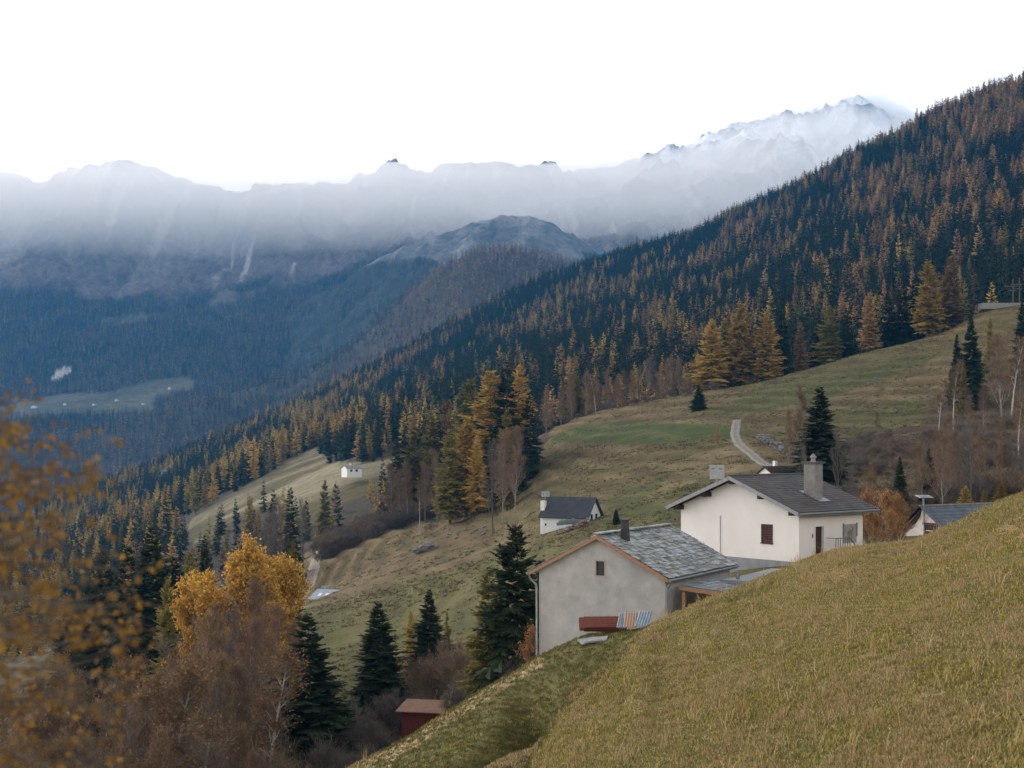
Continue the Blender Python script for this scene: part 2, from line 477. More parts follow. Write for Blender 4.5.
# foreground: yellowed grass on the bank, greener on the ledge
fgn = fbm(_x / 3.2, _y / 4.5, 4, 61)
fg = mixc(np.zeros(P.shape + (3,)) + np.array((.155, .128, .048)), (.115, .112, .036), sstep(-.1, .4, fgn))
fg = mixc(fg, (.33, .235, .125), sstep(.15, .55, fbm(_x / 2.2, _y / 3, 4, 63)))
ledge = inpoly(PX, P, [(350, 770), (540, 655), (592, 632), (650, 628), (612, 668), (566, 709), (530, 765), (500, 900), (300, 900)])
fg = mixc(fg, (.095, .090, .030), ledge * .85)
rim = inpoly(PX, P + 4 * fgn, [(340, 775), (340, 765), (401, 740), (485, 688), (545, 650), (545, 664), (485, 702), (401, 756), (370, 790)])
fg = mixc(fg, (.36, .27, .155), rim * .8)
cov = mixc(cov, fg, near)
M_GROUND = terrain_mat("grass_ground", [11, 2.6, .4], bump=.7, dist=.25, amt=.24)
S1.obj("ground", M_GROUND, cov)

# ---- sheet 2: the forested mountainside on the right, running down into the valley
CR = [(-500, 1500, 640), (-200, 1600, 590), (0, 1700, 530), (100, 1800, 492), (200, 1900, 452), (300, 2000, 408), (400, 2100, 357), (450, 2130, 330), (500, 2150, 304),
      (550, 2150, 281), (600, 2100, 265), (650, 2050, 252), (700, 1950, 237), (730, 1900, 221), (750, 1850, 213), (800, 1750, 190), (850, 1650, 163), (900, 1550, 143),
      (930, 1500, 125), (960, 1450, 113), (1000, 1380, 98), (1024, 1350, 88), (1080, 1300, 68), (1150, 1250, 45), (1300, 1200, 0), (1600, 1100, -60)]
r600 = row(600, (-500, 760), (0, 640), (100, 600), (175, 560), (200, 550), (250, 530), (300, 510), (350, 490), (400, 478), (450, 458), (500, 440), (600, 415), (700, 388), (800, 358), (900, 330), (1024, 285), (1300, 220), (1600, 180))
r800 = row(800, (-500, 720), (0, 600), (100, 560), (175, 532), (200, 517), (250, 492), (300, 470), (350, 452), (400, 438), (450, 424), (500, 408), (600, 375), (700, 348), (800, 312), (900, 278), (1024, 232), (1300, 150), (1600, 100))
def between(ra, rc, t, bulge=0):
    a = np.array(sorted(ra), float); c = np.array(sorted(rc), float)
    q = sorted(set(a[:, 0]) | set(c[:, 0]))
    return [(x, math.exp((1 - t) * math.log(np.interp(x, a[:, 0], a[:, 1])) + t * math.log(np.interp(x, c[:, 0], c[:, 1]))),
             (1 - t) * np.interp(x, a[:, 0], a[:, 2]) + t * np.interp(x, c[:, 0], c[:, 2]) + bulge) for x in q]
R2 = [row(420, (-500, 900), (0, 720), (100, 680), (200, 620), (300, 585), (400, 560), (500, 530), (540, 510), (600, 480), (700, 460), (800, 440), (900, 415), (1024, 385), (1600, 300)),
      row(500, (-500, 820), (0, 680), (100, 640), (200, 595), (300, 552), (400, 527), (500, 500), (540, 480), (600, 450), (700, 425), (800, 400), (900, 375), (1024, 340), (1600, 260)),
      r600, r800, between(r800, CR, .35, 4), between(r800, CR, .7, 3), CR,
      [(x, y * 1.12, p + 22) for x, y, p in CR], [(x, y * 1.5, p + 150) for x, y, p in CR]]
cols2 = np.concatenate([np.arange(-500, -60, 20), np.arange(-60, 1084, 3.0), np.arange(1084, 1600, 20)])
S2 = Sheet(cols2, R2, [6, 10, 14, 20, 20, 20, 8, 6])
w = sstep(520, 700, S2.Y)
S2.Z += w * (6 * fbm(S2.X / 90, S2.Y / 90, 4, 71) + 14 * (ridged(S2.X / 420 + .3 * fbm(S2.X / 300, S2.Y / 300, 2, 8), S2.Y / 900, 3, 72) - .5) * sstep(700, 1200, S2.Y) * (1 - sstep(5.3, 6, S2.t))[:, None])
S2.reproj()
P = S2.P; PX = np.broadcast_to(S2.px[None, :], P.shape)
MEADOWS2 = [
    [(172, 540), (200, 512), (250, 484), (290, 458), (318, 448), (332, 462), (372, 462), (392, 452), (420, 440), (418, 470), (385, 490), (350, 500), (330, 515), (318, 525), (300, 528), (262, 510), (235, 520), (205, 545)],
    [(362, 428), (385, 416), (402, 410), (400, 424), (382, 434), (368, 438)],
    [(262, 402), (300, 380), (330, 370), (332, 376), (300, 392), (268, 408)],
]
def meadow2(px, py):
    r = np.zeros(np.broadcast(px, py).shape, bool)
    for q in MEADOWS2: r |= inpoly(px, py, q)
    return r
cov = np.zeros(P.shape + (3,)); cov[:] = (.055, .045, .030)
mm = meadow2(PX + 5 * fbm(S2.X / 40, S2.Y / 40, 3, 5), P + 2.5 * fbm(S2.X / 40, S2.Y / 40, 3, 6))
cov = mixc(cov, mixc(np.zeros(P.shape + (3,)) + np.array(OLIVE), PALE, sstep(-.2, .3, fbm(S2.X / 30, S2.Y / 30, 3, 82))), mm * 1.0)
M_SLOPE = terrain_mat("forest_floor", [60, 6], bump=.6, dist=3, amt=.3)
S2.obj("mountainside", M_SLOPE, cov)

# ---- sheet 2b: wooded knoll behind it
KC = [(-100, 2700, 470), (100, 2800, 432), (200, 2850, 405), (300, 2900, 374), (350, 2900, 345), (400, 2900, 300), (440, 2900, 269), (480, 2900, 252), (520, 2900, 251), (560, 2900, 262), (620, 2900, 268), (700, 2900, 262), (800, 2900, 250)]
R2B = [[(x, 2150, p + 110) for x, y, p in KC], [(x, 2500, p + 45) for x, y, p in KC], KC, [(x, y * 1.08, p + 14) for x, y, p in KC], [(x, y * 1.3, p + 120) for x, y, p in KC]]
S2B = Sheet(np.arange(-100, 800, 5.0), R2B, [10, 14, 6, 5])
S2B.Z += 12 * fbm(S2B.X / 160, S2B.Y / 160, 4, 91)
S2B.reproj()
cov = np.zeros(S2B.P.shape + (3,)); cov[:] = (.055, .045, .032)
S2B.obj("wooded_hill", M_SLOPE, cov)

# ---- sheet 3b: dark rocky shoulder
SC = [(250, 4300, 330), (320, 4300, 296), (380, 4250, 262), (420, 4200, 243), (450, 4150, 231), (480, 4150, 222), (505, 4150, 217), (540, 4150, 223), (570, 4200, 234), (590, 4250, 247), (640, 4300, 275), (720, 4350, 300)]
R3B = [[(x, 3300, p + 120) for x, y, p in SC], [(x, 3800, p + 50) for x, y, p in SC], SC, [(x, y * 1.05, p + 12) for x, y, p in SC], [(x, y * 1.2, p + 110) for x, y, p in SC]]
S3B = Sheet(np.arange(250, 720, 2.5), R3B, [24, 40, 8, 5])
_r = ridged(S3B.X / 170 + .8 * fbm(S3B.X / 200, S3B.Y / 200, 3, 4), S3B.Y / 420, 5, 14)
S3B.Z += 95 * (_r - .5) * (1 - .75 * sstep(1.6, 2.0, S3B.t))[:, None] + 12 * fbm(S3B.X / 30, S3B.Y / 40, 3, 15)
S3B.reproj()
cov = np.zeros(S3B.P.shape + (3,)); cov[:] = (.17, .17, .165)
cov = mixc(cov, (.27, .265, .26), sstep(.55, .8, ridged(S3B.X / 60, S3B.Y / 120, 4, 19)))
cov = mixc(cov, (.05, .05, .035), (S3B.P > 262 + 14 * fbm(S3B.X / 150, S3B.Y / 150, 3, 3)) * .9)
M_ROCK = terrain_mat("mountain_rock", [160, 22], bump=.8, dist=8, amt=.35)
S3B.obj("rocky_shoulder", M_ROCK, cov)

# ---- sheet 3: the high range across the valley
RG = [(-500, 5300, 215), (-200, 5400, 186), (-60, 5500, 182), (0, 5500, 178), (20, 5500, 177), (38, 5500, 186), (60, 5500, 174), (90, 5500, 166), (122, 5500, 161), (150, 5500, 168), (175, 5500, 178),
      (200, 5500, 183), (243, 5500, 193), (256, 5500, 187), (265, 5500, 184), (280, 5500, 187), (300, 5550, 190), (322, 5550, 184), (345, 5550, 187), (360, 5600, 177), (375, 5600, 174), (395, 5600, 169), (430, 5600, 176), (440, 5600, 169),
      (490, 5700, 164), (505, 5700, 165), (520, 5750, 170), (560, 5800, 176), (580, 5850, 171), (600, 5900, 168), (640, 6000, 162), (680, 6300, 151), (720, 6600, 136), (745, 6700, 127), (760, 6800, 122), (800, 7000, 114), (830, 7100, 108),
      (848, 7200, 100), (858, 7200, 97), (868, 7200, 101), (885, 7250, 112), (910, 7300, 125), (960, 7400, 150), (1100, 7500, 170), (1300, 7500, 200)]
R3 = [row(2900, (-500, 500), (0, 462), (200, 452), (400, 440), (600, 400), (800, 380), (1300, 380)),
      row(3400, (-500, 470), (0, 418), (60, 412), (200, 412), (400, 395), (600, 360), (800, 340), (1300, 340)),
      row(3650, (-500, 440), (0, 402), (60, 396), (150, 386), (200, 382), (300, 385), (400, 370), (600, 335), (800, 320), (1300, 320)),
      row(4200, (-500, 350), (0, 340), (100, 335), (200, 330), (300, 318), (400, 305), (500, 290), (600, 272), (700, 262), (800, 250), (1300, 250)),
      row(4650, (-500, 300), (0, 290), (100, 296), (200, 300), (300, 278), (400, 258), (500, 250), (600, 243), (700, 225), (800, 205), (1300, 230)),
      row(5050, (-500, 255), (0, 238), (100, 232), (200, 240), (300, 228), (400, 215), (500, 208), (600, 210), (700, 190), (800, 165), (1300, 215)),
      RG, [(x, y * 1.06, p + 25) for x, y, p in RG], [(x, y * 1.3, p + 180) for x, y, p in RG]]
S3 = Sheet(np.concatenate([np.arange(-500, -40, 12.0), np.arange(-40, 960, 2.0), np.arange(960, 1300, 12)]), R3, [6, 6, 14, 22, 30, 40, 6, 4])
tt = S3.t[:, None]
env = sstep(2.6, 4.0, tt) * (1 - sstep(5.55, 6.0, tt))
wx = S3.X + 120 * fbm(S3.X / 500, S3.Y / 500, 3, 101)
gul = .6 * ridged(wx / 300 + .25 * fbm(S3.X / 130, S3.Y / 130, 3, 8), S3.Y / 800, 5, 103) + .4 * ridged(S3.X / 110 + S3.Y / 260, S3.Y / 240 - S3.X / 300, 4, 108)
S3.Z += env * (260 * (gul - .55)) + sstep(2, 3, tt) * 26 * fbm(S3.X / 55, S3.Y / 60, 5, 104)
S3.Z += (1 - sstep(0, .6, np.abs(tt - 6))) * 15 * (ridged(S3.X / 70, S3.Y / 700, 5, 105) - .6)
S3.reproj()
P = S3.P; PX = np.broadcast_to(S3.px[None, :], P.shape)
CLEAR3 = [[(-60, 420), (0, 406), (60, 394), (110, 392), (150, 381), (192, 376), (196, 388), (155, 398), (152, 413), (60, 415), (0, 418)],
          [(95, 320), (120, 316), (160, 312), (172, 314), (140, 322), (110, 324)],
          [(150, 440), (165, 430), (215, 424), (235, 420), (232, 428), (190, 434)]]
def clear3(px, py):
    r = np.zeros(np.broadcast(px, py).shape, bool)
    for q in CLEAR3: r |= inpoly(px, py, q)
    return r
treeline = 286 + 34 * fbm(S3.X / 330, S3.Y / 330, 4, 111) - 25 * sstep(300, 420, PX)
cov = np.zeros(P.shape + (3,)); cov[:] = (.33, .285, .24)
cov = mixc(cov, (.42, .39, .36), sstep(-.1, .4, fbm(S3.X / 200, S3.Y / 260, 4, 112)))
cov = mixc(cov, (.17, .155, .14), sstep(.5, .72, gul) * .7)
cov = mixc(cov, (.17, .13, .115), sstep(-50, -5, P + 16 * fbm(S3.X / 140, S3.Y / 140, 4, 118) - treeline) * .85)
scree = sstep(.71, .86, ridged(S3.X / 95 + .5 * fbm(S3.X / 160, S3.Y / 220, 4, 120), S3.Y / 1500, 3, 113)) * sstep(-.35, .3, fbm(S3.X / 220, S3.Y / 300, 3, 121))
cov = mixc(cov, (.56, .52, .48), scree * sstep(treeline + 30, treeline - 25, P) * .85)
snow = sstep(185, 140, P + 16 * fbm(S3.X / 120, S3.Y / 160, 4, 114)) * (PX > 600)
cov = mixc(cov, (.85, .86, .88), snow * sstep(.9, .55, ridged(S3.X / 90, S3.Y / 200, 4, 115)))
cov = mixc(cov, (.055, .05, .035), sstep(-8, 6, P - treeline))
cov = mixc(cov, (.135, .13, .085), clear3(PX + 4 * fbm(S3.X / 90, S3.Y / 90, 3, 6), P + 1.5 * fbm(S3.X / 90, S3.Y / 90, 3, 7)) * 1.0)
cov = mixc(cov, (.6, .56, .52), inpoly(PX + 4 * fbm(S3.X / 30, S3.Y / 30, 3, 6), P, [(50, 379), (56, 371), (66, 366), (70, 369), (64, 376), (54, 381)]) * 1.0)
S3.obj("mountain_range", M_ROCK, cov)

def top_ground(X, Y, sheets):
    return np.max(np.stack([s.sample(X, Y) for s in sheets]), 0)

# ---- the air: even haze round everything, and a bank of bright mist against the upper range
def vol(name, x0, x1, y0, y1, z0, z1, color, dens, aniso, label):
    o = MB().box(x0, x1, y0, y1, z0, z1).build(name, [])
    m = bpy.data.materials.new(name); m.use_nodes = True
    N = m.node_tree.nodes; N.remove(N["Principled BSDF"])
    v = N.new("ShaderNodeVolumePrincipled")
    v.inputs["Color"].default_value = (*color, 1); v.inputs["Density"].default_value = dens; v.inputs["Anisotropy"].default_value = aniso
    m.node_tree.links.new(v.outputs[0], N["Material Output"].inputs["Volume"])
    o.data.materials.append(m)
    tag(o, label, "haze", kind="stuff")
    return o
vol("haze", -6000, 6000, -60, 7900, -620, 1950, (.05, .36, .80), .80e-4, 0.0, "thin blue autumn haze filling the whole valley")
def mist_bank():
    """closed bank of mist standing against the face of the range: flat underside, sloping front"""
    ridge = np.array([(x, y, p) for x, y, p in RG], float)
    px = np.arange(-500, 1301, 25.0); n = len(px)
    Yr = np.interp(px, ridge[:, 0], ridge[:, 1]); Pr = np.interp(px, ridge[:, 0], ridge[:, 2])
    U = (px - 512) / F
    def pt(Y, Z): return np.stack([U * Y, Y, Z], -1)
    Zr = (HZ - Pr) / F * Yr
    zb = MIST_BOTTOM + 0 * px
    V = np.concatenate([pt(MIST_FRONT + 0 * px, zb), pt(MIST_FRONT + 150 + 0 * px, zb + 100), pt(4400 + 0 * px, 845 + 100 * sstep(640, 820, px)), pt(Yr, Zr + 34 + 60 * sstep(640, 800, px)), pt(Yr * 1.12, Zr - 60), pt(Yr * 1.12, zb)])
    fc = [(k * n + i, k * n + i + 1, ((k + 1) % 6) * n + i + 1, ((k + 1) % 6) * n + i) for k in range(6) for i in range(n - 1)]
    me = bpy.data.meshes.new("mist")
    me.from_pydata([tuple(v) for v in V], [], fc + [tuple(k * n for k in range(6)), tuple(k * n + n - 1 for k in range(5, -1, -1))])
    o = link("mist", me)
    m = bpy.data.materials.new("mist"); m.use_nodes = True
    N = m.node_tree.nodes; N.remove(N["Principled BSDF"])
    v = N.new("ShaderNodeVolumePrincipled")
    v.inputs["Color"].default_value = (1, 1, .995, 1); v.inputs["Density"].default_value = MIST_DENS; v.inputs["Anisotropy"].default_value = 0.4
    m.node_tree.links.new(v.outputs[0], N["Material Output"].inputs["Volume"])
    me.materials.append(m)
    tag(o, "bright pale mist veiling the upper mountain range", "mist", kind="stuff")
MIST_BOTTOM, MIST_FRONT, MIST_DENS = 610, 3700, 1.2e-3
mist_bank()
# ------------------------------------------------------------------ plants: meshes built from kite-shaped sprays and twigs
M_SPRUCE = mat("spruce_needles", (.020, .030, .015), (.036, .048, .024), scale=1.2, rough=.8, island=.35, objrand=.4, spec=.04)
M_LGOLD = mat("golden_larch_needles", (.50, .33, .08), (.34, .23, .065), scale=.8, rough=.85, island=.3, objrand=.7, spec=.1, transl=.35)
M_LOLIVE = mat("olive_larch_needles", (.25, .20, .05), (.16, .15, .045), scale=.8, rough=.85, island=.3, objrand=.6, spec=.1, transl=.35)
M_LRUST = mat("rust_larch_needles", (.40, .235, .115), (.28, .18, .095), scale=.8, rough=.85, island=.3, objrand=.9, spec=.1, transl=.35)
M_LBARE = mat("mauve_bare_twigs", (.20, .145, .12), (.15, .11, .095), scale=.8, rough=.9, island=.3, objrand=.7, spec=.1)
M_BARK = mat("dark_bark", (.07, .055, .042), (.12, .10, .08), scale=6, rough=.95, bump=.5)
M_BIRCH = mat("birch_bark", (.42, .39, .36), (.22, .19, .165), scale=5, rough=.8, bump=.3, lo=.5, hi=.75)
M_GREYBARK = mat("grey_bark", (.13, .11, .10), (.08, .068, .062), scale=5, rough=.9)
M_PALEBARK = mat("pale_bark", (.34, .30, .27), (.19, .165, .15), scale=5, rough=.9)
M_TWIG = mat("brown_twigs", (.21, .160, .118), (.145, .110, .086), scale=1, rough=.95, island=.3, objrand=.6, spec=.1)
M_TWIGRED = mat("reddish_twigs", (.225, .155, .118), (.165, .118, .092), scale=1, rough=.95, island=.3, objrand=.5, spec=.1)
M_TWIGGREY = mat("grey_twigs", (.17, .145, .13), (.12, .105, .096), scale=1, rough=.95, island=.3, objrand=.4, spec=.1)
M_LEAFBROWN = mat("brown_leaves", (.20, .11, .042), (.14, .080, .036), scale=1, rough=.8, island=.4, objrand=.4, transl=.25)
M_LEAFGOLD = mat("golden_leaves", (.60, .36, .065), (.46, .26, .045), scale=1, rough=.7, island=.35, objrand=.3, transl=.3)
M_LEAFYELLOW = mat("yellow_green_leaves", (.26, .19, .03), (.16, .14, .03), scale=1, rough=.7, island=.35, objrand=.4, transl=.3)

class Kites:
    def __init__(s): s.v = []; s.f = []; s.m = []
    def kite(s, p, d, side, L, W, m=0, droop=0.0):
        """p base, d unit direction, side unit vector"""
        b = len(s.v)
        a = p + d * (L * .45)
        z = Vector((0, 0, -droop * W))
        s.v += [tuple(p), tuple(a + side * (W * .5) + z), tuple(p + d * L), tuple(a - side * (W * .5) + z)]
        s.f += [(b, b + 1, b + 2), (b, b + 2, b + 3)]
        s.m += [m, m]
    def mesh(s, name, mats):
        return mesh_np(name, s.v, s.f, 3, mats, s.m)

def trunk_mb(h, r, lean=0.0, wob=0.0, rnd=random, n=7, m=0, top=.05):
    pts = []; K = 7
    for i in range(K):
        t = i / (K - 1)
        pts.append(Vector((lean * h * t * t + wob * rnd.uniform(-1, 1) * (t > 0), wob * rnd.uniform(-1, 1) * (t > 0), -0.5 + (h + .5) * t)))
    mb = MB(); mb.tube(pts, [r * (1.25 if i == 0 else 1) * (1 - (1 - top) * (i / (K - 1))) for i in range(K)], n, m)
    return mb, pts

def conifer(seed, h=1.0, r=.2, levels=30, nb=8, side=6, low=.06, power=.85, ragged=.35, droop=.35, up=0.0, wk=.34, gap=0.0):
    """crown of a spruce or larch"""
    rnd = random.Random(seed); K = Kites()
    bulge = [rnd.uniform(.75, 1.15) for _ in range(8)]
    for i in range(levels):
        t = (i + rnd.uniform(-.3, .3)) / levels
        t = min(max(t, 0), .995)
        z0 = h * (low + (1 - low) * t)
        R = r * (1 - t) ** power * min(1, .55 + t * 4) + .012 * h
        for b in range(max(4, int(nb * (1 - .35 * t)))):
            if rnd.random() < gap: continue
            z = z0 + rnd.uniform(-.5, .5) * h / levels
            az = rnd.uniform(0, 2 * math.pi)
            L = R * rnd.uniform(1 - ragged, 1 + ragged * .35) * bulge[int(az / (2 * math.pi) * 8) % 8]
            el = -droop * (1 - t) + (.55 + up) * t ** 1.5 + rnd.uniform(-.28, .28)
            d = Vector((math.cos(az) * math.cos(el), math.sin(az) * math.cos(el), math.sin(el)))
            sd = Vector((-math.sin(az), math.cos(az), 0))
            p = Vector((0, 0, z))
            if side == 0:
                K.kite(p, d, sd, L, L * rnd.uniform(.42, .62) + .01 * h, 0, .35)
                continue
            K.kite(p + d * L * .1, d, sd, L * .95, L * .16, 0, .3)
            for k in range(side):
                s = .16 + .8 * (k + rnd.random()) / side
                for sg in (-1, 1):
                    a = rnd.uniform(.55, 1.1) * sg
                    dd = (d * math.cos(a) + sd * math.sin(a)); dd.z -= rnd.uniform(.05, .45); dd.normalize()
                    l = L * wk * (1.15 - s) * rnd.uniform(.7, 1.3) + .012 * h
                    s2 = dd.cross(Vector((0, 0, 1))); s2.normalize()
                    K.kite(p + d * (L * s), dd, s2, l, l * .55, 0, .3)
    return K

def broad(seed, h=10, spread=.32, trunk=.13, levels=3, kids=(9, 6, 6), twigs=7, leaf=0, lsize=.12, up=.5, fork=.18, twl=.9, tww=.016, lclump=3, multi=1, base=.18):
    """deciduous tree: returns (trunk+limb MB, Kites of twigs (0) and leaves (1))"""
    rnd = random.Random(seed); mb = MB(); K = Kites()
    def rv(): 
        v = Vector((rnd.gauss(0, 1), rnd.gauss(0, 1), rnd.gauss(0, 1))); v.normalize(); return v
    def grow(p, d, L, r, lev):
        n = 5 if lev == 0 else 3
        pts = [p]; q = p; dd = d.copy()
        for i in range(n):
            dd = (dd + rv() * (.06 if lev == 0 else .2) + Vector((0, 0, .07 * up * lev))).normalized()
            q = q + dd * (L / n); pts.append(q)
        if lev <= 1 or (lev == 2 and r > .012): mb.tube(pts, [r * (1 - .75 * i / n) for i in range(n + 1)], 6 if lev == 0 else 4, 0, cap=False)
        else:
            s = dd.cross(rv()); s.normalize(); K.kite(p, (q - p).normalized(), s, (q - p).length, max(r * 1.6, tww * 1.5), 0)
        if lev < levels:
            for k in range(kids[lev]):
                t = (base if lev == 0 else .25) + (1 - (base if lev == 0 else .25)) * (k + rnd.random() * .9) / kids[lev]
                i = min(int(t * n), n - 1); w = t * n - i
                b = pts[i].lerp(pts[i + 1], w)
                side = rv(); side = (side - dd * side.dot(dd)); side.normalize()
                ang = rnd.uniform(.45, .95) if lev == 0 else rnd.uniform(.4, 1.0)
                nd = (dd * math.cos(ang) + side * math.sin(ang) + Vector((0, 0, up * .35))).normalized()
                if lev == 0: l = h * spread * (1.15 - t * .75) * rnd.uniform(.75, 1.2)
                else: l = L * rnd.uniform(.4, .68)
                grow(b, nd, l, r * (.42 if lev == 0 else .5) * (1.1 - .5 * t), lev + 1)
        if lev >= levels - 1:
            for k in range(twigs):
                t = rnd.uniform(.15, 1); i = min(int(t * n), n - 1)
                b = pts[i].lerp(pts[i + 1], t * n - i)
                nd = (dd * .8 + rv() * .75 + Vector((0, 0, .25 * up))).normalized()
                s = nd.cross(rv()); s.normalize()
                l = twl * rnd.uniform(.5, 1.2)
                K.kite(b, nd, s, l, tww, 0)
                for q2 in range(lclump if rnd.random() < leaf else 0):
                    pp = b + nd * (l * rnd.uniform(.3, 1.05)) + rv() * (lsize * .8)
                    ld = rv(); ls = ld.cross(rv()); ls.normalize()
                    K.kite(pp, ld, ls, lsize * rnd.uniform(.7, 1.3), lsize * .8, 1)
    for q in range(multi):
        off = Vector((0, 0, -.4)) if multi == 1 else Vector((rnd.uniform(-1, 1) * h * .12, rnd.uniform(-1, 1) * h * .12, -.3))
        d0 = Vector((rnd.uniform(-1, 1), rnd.uniform(-1, 1), 0)) * (.04 if multi == 1 else .35) + Vector((0, 0, 1))
        grow(off, d0.normalized(), h * (rnd.uniform(.85, .95) if multi == 1 else rnd.uniform(.5, .85)), trunk * (1 if multi == 1 else .5), 0)
    return mb, K

class Kind:
    """a tree or shrub kind, meshes shared by all its copies; natural height H"""
    def __init__(s, name, H, variants, tmat, cmats, crown='crown', tname='trunk'):
        s.name, s.H, s.crown, s.tname = name, H, crown, tname
        s.v = []
        for mb, K in variants:
            tm = mb.mesh(name + "_" + tname, [tmat]) if mb and mb.f else None
            s.v.append((tm, K.mesh(name + "_" + crown, cmats)))
        s.H = float(np.mean([np.percentile([v[2] for v in K.v], 99.6) for mb, K in variants]))
    def put(s, name, loc, H, W=1.0, var=0, rz=0.0, label=None, cat="tree", group=None):
        k = H / s.H
        o = empty(name, loc, rz, (k * W, k * W, k))
        tm, cm = s.v[var % len(s.v)]
        if tm: link(s.tname, tm, o)
        link(s.crown, cm, o)
        tag(o, label, cat, group)
        return o

def conv(seed, h, tr, **kw):
    rnd = random.Random(seed)
    mb, _ = trunk_mb(h * .97, tr, 0, .02 * h * .2, rnd)
    return mb, conifer(seed, h=h, **kw)

K_SPRUCE = Kind("spruce", 14, [conv(s, 14, .22, r=r_, levels=44, nb=13, side=6, low=.03, ragged=.4, power=pw, wk=.46) for s, r_, pw in ((1, 4.3, .95), (2, 3.9, .85), (3, 4.6, 1.0))], M_BARK, [M_SPRUCE], 'crown')
K_DARK = Kind("ragged_spruce", 14, [conv(s, 14, .25, r=4.4, levels=34, nb=11, side=6, low=.05, ragged=.6, power=.55, droop=.45, wk=.48) for s in (5, 6)], M_BARK, [M_SPRUCE])
K_MIDS = Kind("tall_spruce", 20, [conv(s, 20, .3, r=4.2, levels=34, nb=12, side=4, low=.04, ragged=.5, power=.75, wk=.5) for s in (11, 12, 13)], M_BARK, [M_SPRUCE])
def larches(m, nm, s0): return Kind(nm, 20, [conv(s0 + s, 20, .24, r=5.0, levels=34, nb=12, side=5, low=.08, ragged=.6, power=.62, droop=.15, up=.1, wk=.42, gap=.12) for s in range(3)], M_BARK, [m])
K_LG = larches(M_LGOLD, "golden_larch", 20); K_LO = larches(M_LOLIVE, "olive_larch", 30); K_LR = larches(M_LRUST, "rusty_larch", 40)
K_BIRCH = Kind("brown_birch", 13, [broad(s, h=13, spread=.20, trunk=.10, kids=(20, 6, 4), twigs=5, leaf=.30, lsize=.13, up=.9, base=.2) for s in (51, 52, 53)], M_PALEBARK, [M_TWIG, M_LEAFBROWN])
K_REDB = Kind("reddish_birch", 13, [broad(s, h=13, spread=.19, trunk=.10, kids=(24, 6, 4), twigs=6, leaf=.14, lsize=.12, up=.95, base=.16) for s in (55, 56)], M_PALEBARK, [M_TWIGRED, M_LEAFBROWN])
K_SLIM = Kind("slim_birch", 12, [broad(s, h=12, spread=.12, trunk=.11, kids=(14, 5, 3), twigs=4, leaf=.35, lsize=.14, up=.7, base=.45) for s in (61, 62)], M_BIRCH, [M_TWIG, M_LEAFBROWN])
K_GOLD = Kind("golden_broadleaf", 12, [broad(s, h=12, spread=.36, trunk=.2, kids=(16, 7, 5), twigs=6, leaf=.95, lsize=.22, up=.6, lclump=5, base=.2, twl=.7) for s in (65, 66)], M_GREYBARK, [M_TWIG, M_LEAFGOLD])
K_ORANGE = Kind("orange_shrub", 5, [broad(s, h=5, spread=.42, trunk=.07, kids=(12, 6, 4), twigs=5, leaf=.55, lsize=.13, up=.8, lclump=3, base=.08, twl=.5) for s in (68, 69)], M_GREYBARK, [M_TWIGRED, mat("orange_leaves", (.42, .22, .075), (.30, .16, .065), scale=1, rough=.8, island=.35, objrand=.3, transl=.25)])
K_GREY = Kind("bare_tree", 13, [broad(s, h=13, spread=.34, trunk=.17, kids=(13, 6, 5), twigs=6, leaf=0, up=.8, base=.2, twl=1.0) for s in (71, 72)], M_GREYBARK, [M_TWIGGREY])
K_BUSH = Kind("bare_bush", 4, [broad(s, h=4, spread=.45, trunk=.06, kids=(7, 5, 4), twigs=6, leaf=.03, lsize=.1, up=.7, multi=4, twl=.5, tww=.014, base=.1) for s in (81, 82, 83)], None, [M_TWIG, M_LEAFBROWN], 'twigs', 'stems') if False else \
    Kind("bare_bush", 4, [broad(s, h=4, spread=.45, trunk=.06, kids=(7, 5, 4), twigs=6, leaf=.03, lsize=.1, up=.7, multi=4, twl=.5, tww=.014, base=.1) for s in (81, 82, 83)], M_GREYBARK, [M_TWIG, M_LEAFBROWN], 'twigs', 'stems')
K_BUSHG = Kind("grey_bush", 4, [broad(s, h=4, spread=.45, trunk=.06, kids=(7, 5, 4), twigs=7, leaf=0, up=.7, multi=5, twl=.5, tww=.014, base=.1) for s in (85, 86)], M_GREYBARK, [M_TWIGGREY], 'twigs', 'stems')

def base(px, Y, sheet=None):
    x = (px - 512) / F * Y
    return Vector((x, Y, (sheet or S1).g(x, Y)))

def plant(kind, name, px, Y, top, W=1.0, var=0, label=None, cat="tree", group=None, sheet=None, rz=None):
    """tree standing on the land at column px, distance Y, reaching up to image row top"""
    b = base(px, Y, sheet)
    zt = (HZ - top) / F * Y
    H = max(zt - b.z, 1.0)
    return kind.put(name, b, H, W, var, random.uniform(0, 6.28) if rz is None else rz, label, cat, group)
# ------------------------------------------------------------------ single trees one can point to
T = plant
# gully in front
T(K_SPRUCE, "spruce", 308, 106, 615, 1.45, 0, "big dark green spruce at the bottom, its tip in front of reddish birches", "spruce")
T(K_SPRUCE, "spruce", 378, 124, 603, 1.4, 1, "dark spruce with pale bare branch at its foot, above left of the red shed", "spruce")
T(K_SPRUCE, "spruce", 429, 150, 590, 1.25, 2, "narrow spruce rising behind the reddish bare bush in front of the green knoll", "spruce")
T(K_DARK, "spruce", 517, 98, 527, 0.85, 0, "tall ragged dark spruce right beside the grey barn wall", "spruce")
T(K_DARK, "spruce", 541, 104, 560, 0.75, 1, "dark spruce half hidden behind the downpipe end of the grey barn", "spruce")
T(K_LO, "larch", 489, 100, 570, 1.0, 0, "yellow green larch leaning against the ragged dark spruce", "larch")
T(K_LG, "larch", 411, 152, 611, .7, 1, "golden larch just behind the narrow spruce, left side", "larch")
